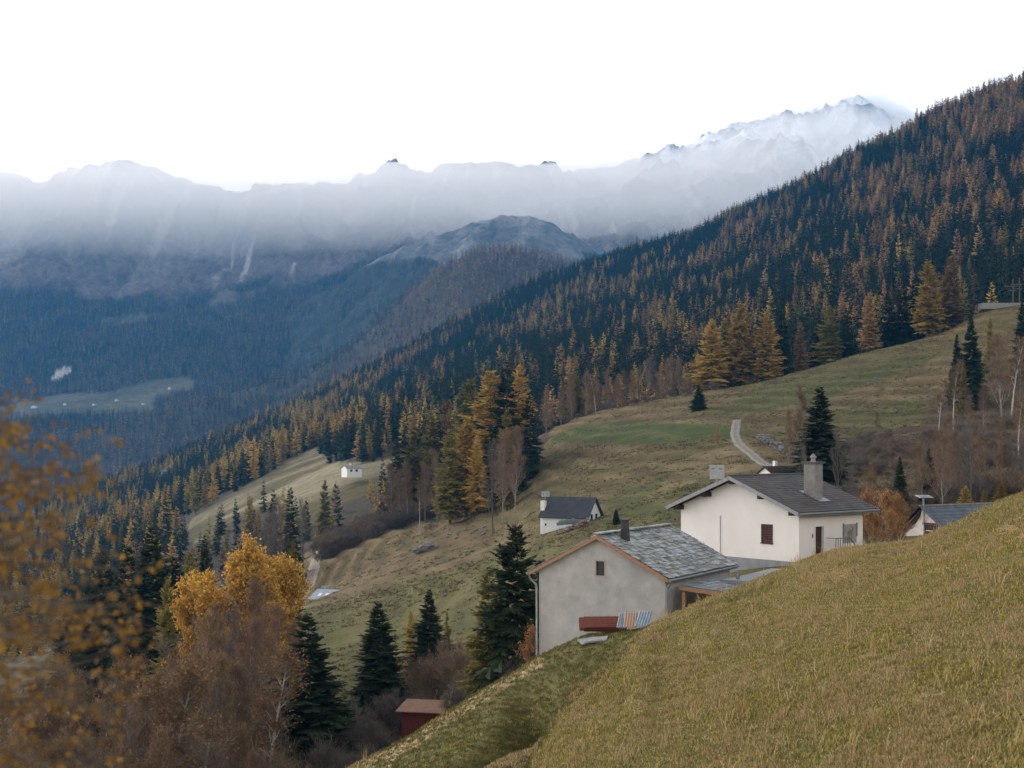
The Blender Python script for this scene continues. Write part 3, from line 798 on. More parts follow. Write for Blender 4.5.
T(K_LO, "larch", 447, 156, 612, .55, 2, "small faded larch just behind the narrow spruce, right side", "larch")
T(K_ORANGE, "orange_shrub", 533, 90, 628, .7, 0, "orange leaved shrub between dark spruce and barn wall", "shrub")
for px, Y, top, W, v, lb in [
    (104, 200, 552, .8, 0, "leftmost dark spruce of the group beyond the blurred yellow birch"),
    (128, 190, 548, .85, 1, "dark spruce second from the left in the valley side group"),
    (152, 185, 528, .85, 2, "tallest dark spruce of the group left of the golden tree"),
    (174, 200, 558, .75, 1, "dark spruce nearest the golden broadleaf tree in the valley side group"),
    (88, 175, 585, .8, 0, "low dark spruce in front of the valley side group, behind yellow leaves"),
    (205, 215, 536, .45, 2, "thin dark spruce peeping up just left of the golden crown"),
    (70, 170, 600, .8, 1, "dark spruce lowest left in the valley side group")]:
    T(K_SPRUCE, "spruce", px, Y, top, W * 1.4, v, lb, "spruce")
T(K_LO, "larch", 190, 205, 548, .8, 0, "olive larch between the dark spruces and the golden tree", "larch")
T(K_LO, "larch", 168, 160, 578, .7, 1, "greenish yellow larch below the dark spruce group", "larch")
T(K_GOLD, "golden_tree", 238, 150, 552, 1.05, 0, "large golden orange broadleaf tree above the reddish birches", "broadleaf tree")
T(K_GOLD, "golden_tree", 270, 158, 548, .85, 1, "right hand golden orange crown beside the small olive larch", "broadleaf tree")
T(K_GOLD, "golden_tree", 208, 155, 566, .75, 1, "smaller golden orange crown at the left edge of the golden pair", "broadleaf tree")
T(K_LO, "larch", 293, 175, 541, .55, 1, "small olive green larch between golden tree and gravel track", "larch")
# reddish and brown birches of the gully: nothing tells them apart
k = 0
for px, Y, top, kd, W in [
    (262, 130, 575, 1, .9), (278, 122, 606, 1, .9), (235, 128, 590, 1, .9), (250, 118, 620, 1, .9), (290, 128, 618, 1, .8),
    (215, 112, 612, 0, .9), (195, 118, 632, 0, .9), (176, 122, 640, 0, 1), (225, 100, 655, 0, 1), (160, 110, 650, 0, 1),
    (140, 116, 655, 0, 1), (120, 108, 660, 0, 1.1), (205, 92, 680, 0, 1.1), (180, 96, 672, 1, 1.1), (150, 92, 690, 0, 1.2),
    (245, 104, 665, 1, 1), (268, 100, 690, 1, 1), (125, 88, 705, 0, 1.2), (100, 98, 680, 0, 1.1), (80, 104, 672, 0, 1.1), (60, 96, 690, 1, 1.1),
    (40, 100, 700, 0, 1.1), (100, 84, 725, 0, 1.2), (165, 84, 728, 0, 1.2), (235, 90, 722, 1, 1.1), (15, 95, 710, 0, 1.2), (330, 112, 690, 1, .8), (200, 135, 620, 0, .8),
    (220, 140, 600, 1, .8), (60, 120, 655, 0, 1), (30, 118, 670, 1, 1), (0, 110, 690, 0, 1), (345, 108, 712, 0, .9), (5, 84, 740, 0, 1.2), (45, 82, 745, 0, 1.2), (75, 86, 735, 1, 1.2), (140, 82, 745, 0, 1.2), (215, 86, 745, 0, 1.2), (260, 86, 750, 1, 1.1)]:
    if k % 5 == 2:
        T(K_GREY, "bare_tree", px, Y, top, W * .9, k, "grey leafless tree standing among the birches of the thicket at bottom left", "tree", "grey trees of the gully thicket"); k += 1; continue
    T((K_BIRCH, K_REDB)[kd], "bare_birch", px, Y, top, W * .9, k,
      ("brown twiggy birch with few leaves in the thicket at bottom left", "reddish brown nearly bare birch in the thicket at bottom left")[kd], "birch",
      ("brown birches of the gully thicket", "reddish birches of the gully thicket")[kd]); k += 1
for px, Y, top, W, nm in [(217, 106, 640, 1.3, "slim pale trunked birch standing out of the brown thicket"), (120, 92, 668, 1.3, "slim pale trunked birch at the left of the brown thicket"), (160, 96, 655, 1.3, "slim pale trunked birch in the middle of the brown thicket"), (262, 96, 640, 1.2, "slim pale trunked birch just left of the big dark spruce"), (196, 88, 700, 1.4, "pale leaning trunked birch lowest in the brown thicket")]:
    T(K_SLIM, "slim_birch", px, Y, top, W, 0, nm, "birch")
k = 0
for px, Y, top, kd in [(350, 118, 700, 1), (362, 112, 705, 1), (372, 106, 722, 1), (440, 125, 640, 0), (455, 120, 650, 0), (426, 122, 655, 0), (470, 118, 662, 0), (338, 102, 735, 1), (392, 118, 690, 1),
                       (487, 108, 668, 1), (505, 104, 664, 1), (462, 110, 690, 1), (448, 112, 696, 0), (355, 98, 745, 1), (405, 130, 668, 0), (285, 100, 735, 0), (262, 90, 750, 0), (520, 96, 660, 1), (300, 126, 690, 0)]:
    if kd: T(K_BUSHG, "grey_bush", px, Y, top, .95, k, "grey leafless bush on the gully slope around the red shed", "bush", "grey bushes of the gully")
    else: T(K_BUSH, "reddish_bush", px, Y, top, .95, k, "reddish brown leafless bush among the gully spruces", "bush", "reddish bushes of the gully")
    k += 1
T(K_GREY, "pale_bare_tree", 396, 128, 672, .5, 0, "pale bare tangle of branches at the foot of the spruce above the shed", "tree")

# middle distance: the clump at the corner of the meadow
for kd, px, Y, top, W, v, lb in [
    (K_LO, 470, 399, 380, 1.0, 0, "greyish olive larch at the back left of the clump above the small white house"),
    (K_LG, 491, 359, 371, .95, 1, "golden larch next left of the tallest spruce tip in the clump"),
    (K_MIDS, 507, 354, 364, .9, 0, "tallest dark spruce in the middle of the clump above the small white house"),
    (K_LG, 519, 365, 366, .7, 2, "golden larch right behind the tallest spruce in the clump"),
    (K_MIDS, 530, 349, 394, .95, 1, "broad dark spruce at the right edge of the clump"),
    (K_LO, 507, 320, 408, .6, 1, "small olive larch in front of the dark spruces of the clump"),
    (K_LR, 447, 438, 400, .8, 2, "rust coloured larch high on the left of the clump"),
    (K_LG, 466, 348, 417, .85, 0, "big golden larch at the front of the clump beside the bare grey tree"),
    (K_LO, 450, 343, 430, .85, 1, "golden olive larch at the front left of the clump"),
    (K_LG, 477, 340, 436, .6, 2, "smaller golden larch leaning on the big front larch of the clump"),
    (K_LO, 415, 432, 427, 1.0, 2, "broad olive larch at the left end of the clump"),
    (K_LO, 430, 438, 415, .7, 0, "olive larch behind the left end of the clump"),
    (K_MIDS, 396, 432, 440, .75, 2, "dark spruce at the far left end of the clump"),
    (K_MIDS, 438, 418, 418, .7, 1, "dark spruce in the gap between the olive and golden larches"),
    (K_MIDS, 406, 445, 427, .7, 0, "slim dark spruce behind the broad olive larch"),
    (K_MIDS, 521, 336, 425, .7, 2, "dark spruce low at the front right of the clump"),
    (K_MIDS, 514, 377, 378, .7, 1, "dark spruce filling the back of the clump"),
    (K_MIDS, 482, 377, 395, .8, 2, "dark spruce behind the golden larches of the clump")]:
    T(kd, "spruce" if kd is K_MIDS else "larch", px, Y, top, W * 1.3, v, lb, "spruce" if kd is K_MIDS else "larch")
T(K_GREY, "bare_tree", 493, 290, 437, .8, 0, "large grey bare tree in front of the clump, right of the golden larch", "tree")
T(K_REDB, "bare_birch", 515, 304, 425, .9, 0, "pale pinkish bare birch at the right foot of the clump", "birch")
T(K_REDB, "bare_birch", 503, 309, 432, .9, 1, "pinkish bare birch between the grey bare tree and the dark spruces", "birch")
T(K_SLIM, "slim_birch", 420, 339, 483, .9, 1, "lone slim birch with bright white trunk on the brown meadow edge", "birch")
for px, Y, top in [(437, 365, 450), (425, 379, 462), (408, 385, 460), (400, 388, 470), (443, 348, 470), (391, 399, 465)]:
    T(K_REDB, "bare_birch", px, Y, top, .9, int(px), "mauve bare birch in the thicket left of the clump", "birch", "bare birches left of the clump")
T(K_LG, "larch", 397, 438, 462, .7, 1, "little bright orange larch at the left end of the clump", "larch")
T(K_LO, "larch", 325, 465, 480, .75, 1, "lone straggly larch above the shrub band near the gravel track", "larch")
for px, Y, top, lb in [(273, 375, 491, "left of the two dark spruces above the gravel track"), (290, 369, 487, "right of the two dark spruces above the gravel track")]:
    T(K_MIDS, "spruce", px, Y, top, .8, int(px), lb, "spruce")
for px, Y, top in [(262, 364, 505), (268, 356, 500), (281, 360, 498), (303, 380, 500)]:
    T(K_GREY, "bare_tree", px, Y, top, .7, int(px), "grey bare tree around the two dark spruces above the track", "tree", "bare trees above the gravel track")
# shrub band that climbs from the track to the clump
rs = random.Random(4)
for i in range(150):
    t = rs.random(); px = 318 + 135 * t + rs.uniform(-6, 6)
    Y = 372 + 12 * t + rs.random() ** 1.5 * 75
    b = base(px, Y); H = rs.uniform(2.8, 6.2); b.z -= .22 * H
    (K_BUSH if rs.random() < .7 else K_BUSHG).put("bare_bush", b, H, 1.25, i, rs.uniform(0, 6), "bare brown bush in the band climbing from the track to the clump", "bush", "bushes of the hedge band on the meadow")
# forest edge above the green meadow strip
for kd, px, Y, top, W, v, nm, lb in [
    (K_LO, 575, 455, 372, 1.0, 0, "larch", "olive green larch at the left of the forest edge over the green strip"),
    (K_MIDS, 563, 460, 385, .8, 1, "spruce", "dark spruce beside the olive larch over the green strip"),
    (K_SLIM, 596, 448, 372, 1.3, 0, "slim_birch", "white trunked birch at the forest edge right of the olive larch"),
    (K_REDB, 650, 425, 390, .5, 0, "bare_birch", "small bare birch standing free on the meadow rim"),
    (K_LG, 623, 440, 398, .8, 1, "larch", "tiny bright gold larch at the forest edge"),
    (K_SPRUCE, 699, 378, 385, 1.7, 2, "spruce", "lone bushy dark spruce standing on the upper meadow"),
    (K_LG, 712, 445, 320, 1.05, 0, "larch", "leftmost of the three big golden larches on the upper meadow edge"),
    (K_LG, 741, 448, 304, 1.0, 1, "larch", "middle and tallest of the three big golden larches on the meadow edge"),
    (K_LG, 766, 445, 309, .9, 2, "larch", "rightmost of the three big golden larches on the upper meadow edge"),
    (K_LO, 725, 455, 322, .9, 2, "larch", "olive larch between the left and middle golden larches"),
    (K_MIDS, 783, 450, 304, .8, 0, "spruce", "dark spruce just right of the three golden larches"),
    (K_LR, 800, 450, 322, .7, 1, "larch", "small rusty larch between dark spruces on the meadow edge"),
    (K_LO, 829, 452, 306, .95, 2, "larch", "dark olive larch left of the bright orange larch"),
    (K_MIDS, 846, 455, 308, .95, 1, "spruce", "dark spruce just left of the bright orange larch"),
    (K_LR, 869, 440, 293, .85, 0, "larch", "bright orange larch standing in front of the dark spruce wall"),
    (K_LG, 929, 432, 260, .8, 0, "larch", "tall golden larch with bare lower trunk, left of the orange pair"),
    (K_LR, 949, 436, 258, .95, 1, "larch", "tall rusty orange larch, right of the pair near the concrete ledge"),
    (K_MIDS, 815, 456, 322, .8, 2, "spruce", "dark spruce between the rusty and dark olive larches"),
    (K_MIDS, 888, 450, 292, .9, 0, "spruce", "dark spruce just right of the bright orange larch"),
    (K_MIDS, 902, 448, 281, .95, 1, "spruce", "dark spruce in the middle of the wall left of the golden larch"),
    (K_MIDS, 915, 446, 275, .9, 2, "spruce", "dark spruce touching the tall golden larch")]:
    T(kd, nm, px, Y, top, W * (1.25 if kd in (K_MIDS, K_LG, K_LR, K_LO) else 1), v, lb, {"slim_birch": "birch", "bare_birch": "birch"}.get(nm, nm))
for i, px in enumerate(list(range(548, 700, 6))):
    Y = 448 + rs.uniform(-6, 22)
    b = base(px + rs.uniform(-3, 3), Y)
    kd = rs.choice((K_BIRCH, K_REDB, K_REDB, K_GREY))
    kd.put("bare_tree", b, rs.uniform(11, 17), .9, i, rs.uniform(0, 6), "bare mauve tree in the row along the forest edge over the green strip", "tree", "bare trees along the forest edge")
T(K_GREY, "round_bare_tree", 729, 372, 404, 1.0, 0, "rounded grey bare bush right of the lone bushy spruce", "bush")
T(K_SPRUCE, "spruce", 820, 205, 387, 1.45, 0, "tall dark pointed spruce behind the white house roof", "spruce")
T(K_BIRCH, "orange_birch", 800, 222, 381, .7, 0, "sparse orange leaved birch just left of the tall pointed spruce", "birch")
T(K_BIRCH, "orange_birch", 789, 216, 410, .6, 1, "lower orange leaved birch beside the stony track", "birch")
T(K_SPRUCE, "round_conifer", 616, 212, 509, 1.6, 1, "little rounded dark conifer alone on the meadow right of the small white house", "conifer")
T(K_ORANGE, "orange_shrub", 718, 300, 428, .4, 0, "tiny orange shrub alone on the brown slope left of the track", "shrub")
for px, Y, top, W, v, lb in [(900, 170, 457, .8, 0, "left one of two small spruces behind the orange shrubs"), (929, 172, 449, .8, 1, "right one of two small spruces behind the solar pole house"),
                             (971, 330, 316, .95, 2, "bold dark spruce below the concrete ledge"), (957, 336, 334, .7, 0, "slender dark spruce close left of the bold one below the ledge"),
                             (1023, 345, 300, .8, 1, "dark spruce cut by the right edge of the picture beneath the poles")]:
    T(K_SPRUCE, "spruce", px, Y, top, W, v, lb, "spruce")
T(K_LO, "larch", 963, 318, 364, .8, 0, "yellow green larch below the two spruces under the ledge", "larch")
T(K_LO, "larch", 990, 352, 318, .7, 1, "yellow green larch just behind the bold spruce under the ledge", "larch")
for px, Y, top, W, v, lb in [(938, 290, 378, 1.1, 0, "thin white trunked birch left of the yellow green larch on the right slope"), (953, 292, 361, 1.1, 1, "thin birch directly below the slender spruce on the right slope"),
                             (1011, 300, 335, 1.4, 0, "pale birch with rusty crown high at the right edge"), (1018, 215, 393, 1.1, 1, "white trunked birch lowest at the right edge above the golden bushes")]:
    T(K_SLIM, "slim_birch", px, Y, top, W, v, lb, "birch")
T(K_REDB, "bare_birch", 1002, 305, 330, 1.2, 0, "big rusty bare birch behind the pale birch at the right edge", "birch")
T(K_REDB, "bare_birch", 1020, 312, 345, 1.2, 1, "big rusty bare birch touching the right edge", "birch")
T(K_GREY, "bare_tree", 961, 175, 423, .9, 0, "large grey bare tree on the dark slope above the golden bushes", "tree")
T(K_GREY, "bare_tree", 838, 190, 432, .7, 1, "grey bare tree at the right foot of the pointed spruce", "tree")
T(K_GREY, "bare_tree", 806, 195, 440, .6, 0, "grey bare tree behind the chimney of the white house", "tree")
for px, Y, top, W, v, lb in [(965, 150, 486, 1.0, 0, "left golden bush behind the slate roof"), (984, 152, 490, .7, 1, "middle and smallest golden bush behind the slate roof"), (1001, 152, 482, 1.0, 0, "right golden bush behind the slate roof")]:
    T(K_LG, "golden_bush", px, Y, top, 1.5 * W, v, lb, "bush")
for i, (px, Y, top) in enumerate([(868, 112, 492), (882, 110, 487), (896, 114, 495), (875, 106, 508), (890, 106, 510), (904, 118, 506), (862, 114, 505)]):
    T(K_ORANGE, "orange_shrub", px, Y, top, .85, i, "orange leaved shrub in the cluster right of the white house", "shrub", "orange shrubs beside the white house")
for i in range(125):
    px = rs.uniform(835, 1040); q = rs.random()
    Y = 160 + 130 * q * q if rs.random() < .6 else rs.uniform(235, 300)
    if Y > 200 and px < 900 and Y < 230: continue
    b = base(px, Y); H = rs.uniform(1.6, 4.4); b.z -= .25 * H
    (K_BUSH if rs.random() < .6 else K_BUSHG).put("bare_bush", b, H, 1.4, i, rs.uniform(0, 6), "bare brown bush on the dark slope behind the slate roofed house", "bush", "bushes on the right hand slope")
for i in range(30):
    px = rs.uniform(850, 1040); Y = rs.choice((rs.uniform(158, 185), rs.uniform(225, 300)))
    (K_BIRCH, K_REDB, K_GREY)[i % 3].put("bare_tree", base(px, Y), rs.uniform(5, 9.5), 1.1, i, rs.uniform(0, 6), "slight bare tree among the bushes of the dark slope behind the slate roofed house", "tree", "bare trees of the right hand slope")
for i in range(26):
    px = rs.uniform(560, 760); Y = rs.uniform(420, 446)
    b = base(px, Y)
    K_BUSHG.put("low_scrub", b, rs.uniform(1.2, 2.6), 1.5, i, rs.uniform(0, 6), "low grey scrub along the upper rim of the meadow", "bush", "scrub along the meadow rim")

# ------------------------------------------------------------------ the forests
def single(name, variants, mats):
    """tree as one mesh (trunk inside): for trees a few pixels tall"""
    out = []
    for s, kw, tr in variants:
        h = kw["h"]; K = conifer(s, **kw)
        b = len(K.v)
        for k in range(3):
            a = k * 2.094; K.v.append((tr * math.cos(a), tr * math.sin(a), -.5))
        K.v.append((0, 0, h * .9))
        for k in range(3): K.f.append((b + k, b + (k + 1) % 3, b + 3)); K.m.append(1)
        out.append(K.mesh(name, mats))
    return out
def midv(s0, n, **kw): return [(s0 + i, dict(kw), .012 * kw["h"]) for i in range(n)]
SPR = single("spruce", midv(200, 4, h=20, r=4.3, levels=18, nb=9, side=0, low=.05, ragged=.5, power=.8), [M_SPRUCE, M_BARK])
LG_ = single("larch", midv(210, 2, h=20, r=4.3, levels=18, nb=9, side=0, low=.12, ragged=.6, power=.65, droop=.1), [M_LGOLD, M_BARK])
LO_ = single("larch", midv(220, 2, h=20, r=4.3, levels=18, nb=9, side=0, low=.12, ragged=.6, power=.65, droop=.1), [M_LOLIVE, M_BARK])
LR_ = single("larch", midv(230, 3, h=20, r=4.3, levels=18, nb=9, side=0, low=.12, ragged=.6, power=.65, droop=.1), [M_LRUST, M_BARK])
LB_ = single("larch", midv(240, 2, h=17, r=3.8, levels=15, nb=8, side=0, low=.15, ragged=.6, power=.6, droop=-.3, up=.3), [M_LBARE, M_GREYBARK])
FSP = single("spruce", midv(250, 3, h=20, r=4.4, levels=7, nb=5, side=0, low=.05, ragged=.4, power=.8), [M_SPRUCE, M_BARK])
FLR = single("larch", midv(260, 3, h=20, r=4.4, levels=7, nb=5, side=0, low=.1, ragged=.4, power=.65), [M_LRUST, M_BARK])
FLB = single("larch", midv(270, 2, h=20, r=4.4, levels=7, nb=5, side=0, low=.1, ragged=.4, power=.65), [M_LBARE, M_GREYBARK])
KINDS = [SPR, LG_, LO_, LR_, LB_]

def scatter(sheet, n, y0, y1, x0, x1, rng, pw=1.0):
    """random points on a sheet, even per square metre of ground (as seen in plan)"""
    Y = np.sqrt(rng.uniform(y0 ** 2, y1 ** 2, n)) if pw == 1 else y0 + (y1 - y0) * rng.random(n)
    px = rng.uniform(x0, x1, n); X = (px - 512) / F * Y
    Z = np.zeros(n)
    fj = np.clip(np.interp(px, sheet.px, np.arange(len(sheet.px))), 0, len(sheet.px) - 1.001).astype(int)
    for j in np.unique(fj):
        q = fj == j
        Z[q] = np.interp(Y[q], sheet.Y[:, j], sheet.Z[:, j])
    return px, X, Y, Z, HZ - Z * F / Y
def crest_of(sheet, rowk):
    r = sheet.Y[np.argmin(np.abs(sheet.t - rowk))]
    return lambda px: np.interp(px, sheet.px, r)

def forest(name, label, protos, X, Y, Z, S, rng):
    """points -> one stuff object instancing the prototypes"""
    n = len(X)
    me = bpy.data.meshes.new(name); me.vertices.add(n)
    me.vertices.foreach_set("co", np.stack([X, Y, Z], -1).astype(np.float32).ravel())
    def attr(nm, ty, arr, key="value"):
        a = me.attributes.new(nm, ty, 'POINT'); a.data.foreach_set(key, arr)
    attr("rz", 'FLOAT', rng.uniform(0, 6.28, n).astype(np.float32))
    attr("sc", 'FLOAT', S.astype(np.float32))
    attr("wd", 'FLOAT', (S * rng.uniform(.75, 1.15, n)).astype(np.float32))
    attr("ix", 'INT', rng.integers(0, len(protos), n).astype(np.int32))
    c = bpy.data.collections.new(name + "_kinds")
    for i, p in enumerate(protos):
        c.objects.link(bpy.data.objects.new(name + "_kind", p))
    o = link(name, me)
    ng = bpy.data.node_groups.new(name, 'GeometryNodeTree')
    ng.interface.new_socket("Geometry", in_out='INPUT', socket_type='NodeSocketGeometry')
    ng.interface.new_socket("Geometry", in_out='OUTPUT', socket_type='NodeSocketGeometry')
    N = ng.nodes; L = ng.links
    gi = N.new("NodeGroupInput"); go = N.new("NodeGroupOutput")
    ip = N.new("GeometryNodeInstanceOnPoints"); ci = N.new("GeometryNodeCollectionInfo")
    ci.inputs[0].default_value = c; ci.inputs["Separate Children"].default_value = True; ci.inputs["Reset Children"].default_value = True
    def na(nm, ty):
        a = N.new("GeometryNodeInputNamedAttribute"); a.data_type = ty; a.inputs[0].default_value = nm; return a.outputs[0]
    cr = N.new("ShaderNodeCombineXYZ"); L.new(na("rz", 'FLOAT'), cr.inputs[2])
    cs = N.new("ShaderNodeCombineXYZ"); w = na("wd", 'FLOAT'); L.new(w, cs.inputs[0]); L.new(w, cs.inputs[1]); L.new(na("sc", 'FLOAT'), cs.inputs[2])
    L.new(gi.outputs[0], ip.inputs["Points"]); L.new(ci.outputs[0], ip.inputs["Instance"])
    ip.inputs["Pick Instance"].default_value = True
    L.new(na("ix", 'INT'), ip.inputs["Instance Index"])
    L.new(cr.outputs[0], ip.inputs["Rotation"]); L.new(cs.outputs[0], ip.inputs["Scale"])
    L.new(ip.outputs[0], go.inputs[0])
    md = o.modifiers.new("trees", 'NODES'); md.node_group = ng
    tag(o, label, "forest", kind="stuff")
    return o

rng = np.random.default_rng(5)
px, X, Y, Z, PY = scatter(S2, 58000, 440, 2350, -60, 1260, rng)
# thin out far ones a little, drop meadows, drop the hidden back of the crest
cr = crest_of(S2, 6.0)
keep = (Y < cr(px) * 1.05) & ~meadow2(px + rng.normal(0, 3, len(px)), PY + rng.normal(0, 1.2, len(px)))
keep &= ~((Y < 900) & (px < 470) & (px > 160) & (PY > 488) & (rng.random(len(px)) < .80))
px, X, Y, Z, PY = [a[keep] for a in (px, X, Y, Z, PY)]
nz = fbm(X / 110, Y / 180, 4, 301); n2 = fbm(X / 38, Y / 60, 2, 303)
# share of larch: high on the upper right, low in the middle, golden along the lower left
hi = sstep(330, 150, PY) * sstep(620, 860, px)
lowl = sstep(560, 300, px) * sstep(330, 430, PY)
pl = np.clip(.11 + .50 * hi + .27 * lowl + .6 * nz + .75 * n2, .02, .95)
edge = (Y < 640) & (px > 520) & (px < 760); pl = np.where(edge, .72, pl)
isl = rng.random(len(X)) < pl
u = rng.random(len(X))
kind = np.zeros(len(X), int)
kind[isl] = 3
gold = isl & (u < np.clip(.30 + .45 * lowl - .2 * hi, .05, .8)); kind[gold] = 1
ol = isl & (u > .88); kind[ol] = 2
bare = isl & (u > .72) & (u <= .88) | (isl & edge & (u > .45)); kind[bare] = 4
S = (rng.uniform(.55, 1.0, len(X)) + .45 * rng.random(len(X)) ** 3) * .95 * np.where(kind == 4, .85, 1) * np.where(Y < 700, .85, 1)
# the largest in view become single trees; the rest one mass per kind
vis = (px > -5) & (px < 1030)
# hidden behind the meadow's rim?
rimpy = np.interp(px, S1.px, S1.P[S1.Y[:, 400] > 90].min(0))
Hpx = S * 20 * F / Y
vis &= (PY - Hpx) < rimpy - 8
names = ["spruce", "larch", "larch", "larch", "bare_larch"]
labs = ["dark green spruce in the dense forest on the mountainside above the meadows", "golden larch among the spruces of the mountainside forest", "olive larch among the spruces of the mountainside forest",
        "rusty brown larch among the spruces of the mountainside forest", "bare greyish mauve larch of the mountainside forest edge"]
grp = ["spruces of the mountainside forest", "golden larches of the mountainside forest", "olive larches of the mountainside forest", "rusty larches of the mountainside forest", "bare larches of the mountainside forest"]
mass = ["spruce_forest", "golden_larch_forest", "olive_larch_forest", "rusty_larch_forest", "bare_larch_forest"]
for k in range(5):
    q = np.where((kind == k) & vis)[0]
    q = q[np.argsort(-Hpx[q])][: (300, 120, 70, 130, 100)[k]]
    for i in q:
        o = link(names[k], KINDS[k][i % len(KINDS[k])])
        o.location = (X[i], Y[i], Z[i]); o.rotation_euler = (0, 0, float(rng.uniform(0, 6.28))); w_ = S[i] * float(rng.uniform(.8, 1.1)); o.scale = (w_, w_, S[i])
        tag(o, labs[k], names[k].split("_")[-1], grp[k])
    r_ = kind == k; r_[q] = False
    forest(mass[k], labs[k].replace("spruce in", "spruces in").replace("larch among", "larches among").replace("larch of", "larches of"), KINDS[k], X[r_], Y[r_], Z[r_], S[r_], rng)

# knoll and far side of the valley
px, X, Y, Z, PY = scatter(S2B, 9000, 2150, 2980, -60, 760, rng)
cr = crest_of(S2B, 2.0); keep = Y < cr(px) * 1.02
a = [v[keep] for v in (px, X, Y, Z, PY)]
px, X, Y, Z, PY = scatter(S3B, 5000, 3300, 4250, 250, 700, rng)
keep = (Y < crest_of(S3B, 2.0)(px)) & (PY > 266 + 14 * fbm(X / 150, Y / 150, 3, 3))
b = [v[keep] for v in (px, X, Y, Z, PY)]
px, X, Y, Z, PY = scatter(S3, 60000, 2900, 4900, -60, 760, rng, pw=0)
tl = 286 + 34 * fbm(X / 330, Y / 330, 4, 111) - 25 * sstep(300, 420, px)
keep = (PY > tl + np.abs(rng.normal(0, 16, len(px))) - 3) & ~clear3(px + rng.normal(0, 1.5, len(px)), PY + rng.normal(0, .6, len(px)))
keep &= ~inpoly(px, PY, [(50, 379), (56, 371), (66, 366), (70, 369), (64, 376), (54, 381)])
c = [v[keep] for v in (px, X, Y, Z, PY)]
px, X, Y, Z, PY = [np.concatenate(v) for v in zip(a, b, c)]
nz = fbm(X / 260, Y / 300, 4, 311)
knoll = (Y < 3000).astype(float)
pl = np.clip(.18 + .5 * knoll * sstep(330, 260, PY) + .6 * nz + .35 * sstep(360, 290, PY) + .25, .03, .9)
isl = rng.random(len(X)) < pl; mv = isl & (rng.random(len(X)) < .45)
S = rng.uniform(.65, 1.15, len(X)) * 1.15
for nm, lb, pr, q in [("far_spruce_forest", "dark spruce forest on the far side of the valley", FSP, ~isl), ("far_larch_forest", "rusty larches on the far side of the valley and the wooded hill", FLR, isl & ~mv), ("far_bare_forest", "mauve bare larches on the far side of the valley", FLB, mv)]:
    forest(nm, lb, pr, X[q], Y[q], Z[q], S[q], rng)
# ------------------------------------------------------------------ houses
M_ROUGHCAST = mat("grey_roughcast", (.52, .51, .505), (.36, .355, .355), scale=1.3, rough=.95, bump=.6, bscale=14, detail=9, c3=(.36, .35, .345), scale3=.35, lo=.3, hi=.7)
M_WHITEWALL = mat("white_render", (.86, .835, .81), (.80, .775, .75), scale=.5, rough=.9, bump=.12, bscale=14, c3=(.80, .765, .73), scale3=.25)
M_COOLWALL = M_WHITEWALL
M_PLINTH = mat("plinth_concrete", (.30, .32, .34), (.22, .24, .26), scale=1.5, rough=.9, bump=.3)
M_CONC = mat("concrete", (.27, .26, .25), (.19, .185, .18), scale=2.5, rough=.9, bump=.3, bscale=12)
M_STONEROOF = mat("stone_slabs", (.34, .36, .37), (.18, .20, .21), scale=1.6, rough=.75, island=.45, bump=.4, bscale=9, spec=.4, c3=(.24, .25, .19), scale3=.8)
M_DARKTILE = mat("dark_roof_tiles", (.085, .078, .080), (.055, .050, .053), scale=.9, rough=.7, island=.22, spec=.35)
M_SLATE = mat("blue_slate", (.10, .125, .15), (.075, .092, .115), scale=1.2, rough=.6, island=.2, spec=.4)
M_METAL = mat("zinc", (.30, .32, .34), (.22, .235, .25), scale=3, rough=.45, metal=.6)
M_FLASH = mat("roof_felt_grey", (.24, .27, .30), (.17, .19, .21), scale=1.2, rough=.7)
M_FRESHWOOD = mat("fresh_timber", (.42, .24, .15), (.28, .16, .10), scale=3, rough=.75, stretch=(1, 1, 8))
M_DARKWOOD = mat("dark_timber", (.055, .034, .026), (.035, .023, .018), scale=3, rough=.85)
M_BROWNWOOD = mat("brown_shutter_paint", (.075, .030, .026), (.055, .024, .022), scale=5, rough=.7)
M_REDWOOD = mat("weathered_red_boards", (.20, .045, .035), (.11, .035, .030), scale=2.5, rough=.85, stretch=(6, 6, .6))
M_GLASS = mat("window_glass", (.03, .035, .04), rough=.12, spec=.8)
M_BLACK = mat("dark_opening", (.02, .018, .017), rough=.9)
M_SOOT = mat("black_flue", (.03, .03, .034), (.055, .055, .06), scale=4, rough=.6)
M_RUST = mat("rusty_sheet", (.20, .062, .040), (.12, .045, .035), scale=2, rough=.75, stretch=(1, 6, 1))
M_BLUESHEET = mat("blue_grey_sheet", (.30, .37, .43), (.20, .25, .30), scale=2, rough=.5, metal=.4)
M_ORSHEET = mat("orange_rust_sheet", (.45, .25, .12), (.32, .30, .28), scale=1.2, rough=.75)
M_SOLAR = mat("solar_panel_face", (.02, .028, .05), rough=.2, spec=.7)
M_WHITEPAINT = mat("white_paint", (.75, .76, .76), rough=.6)
M_PAINTING = mat("mural_dark_paint", (.16, .15, .15), (.30, .22, .18), scale=5, rough=.9)
M_MURALFRAME = mat("mural_grey", (.36, .36, .36), (.28, .28, .29), scale=4, rough=.9)
M_STONE = mat("field_stone", (.19, .18, .17), (.10, .096, .09), scale=1.5, rough=.95, bump=.5, bscale=6, island=.3)
M_RUBBLE = mat("whitewashed_rubble", (.70, .64, .60), (.38, .30, .26), scale=1.3, rough=.95, bump=.5, bscale=5, lo=.45, hi=.7)
M_GRAVEL = mat("track_gravel", (.24, .225, .21), (.17, .158, .145), scale=.6, rough=.95, bump=.3)

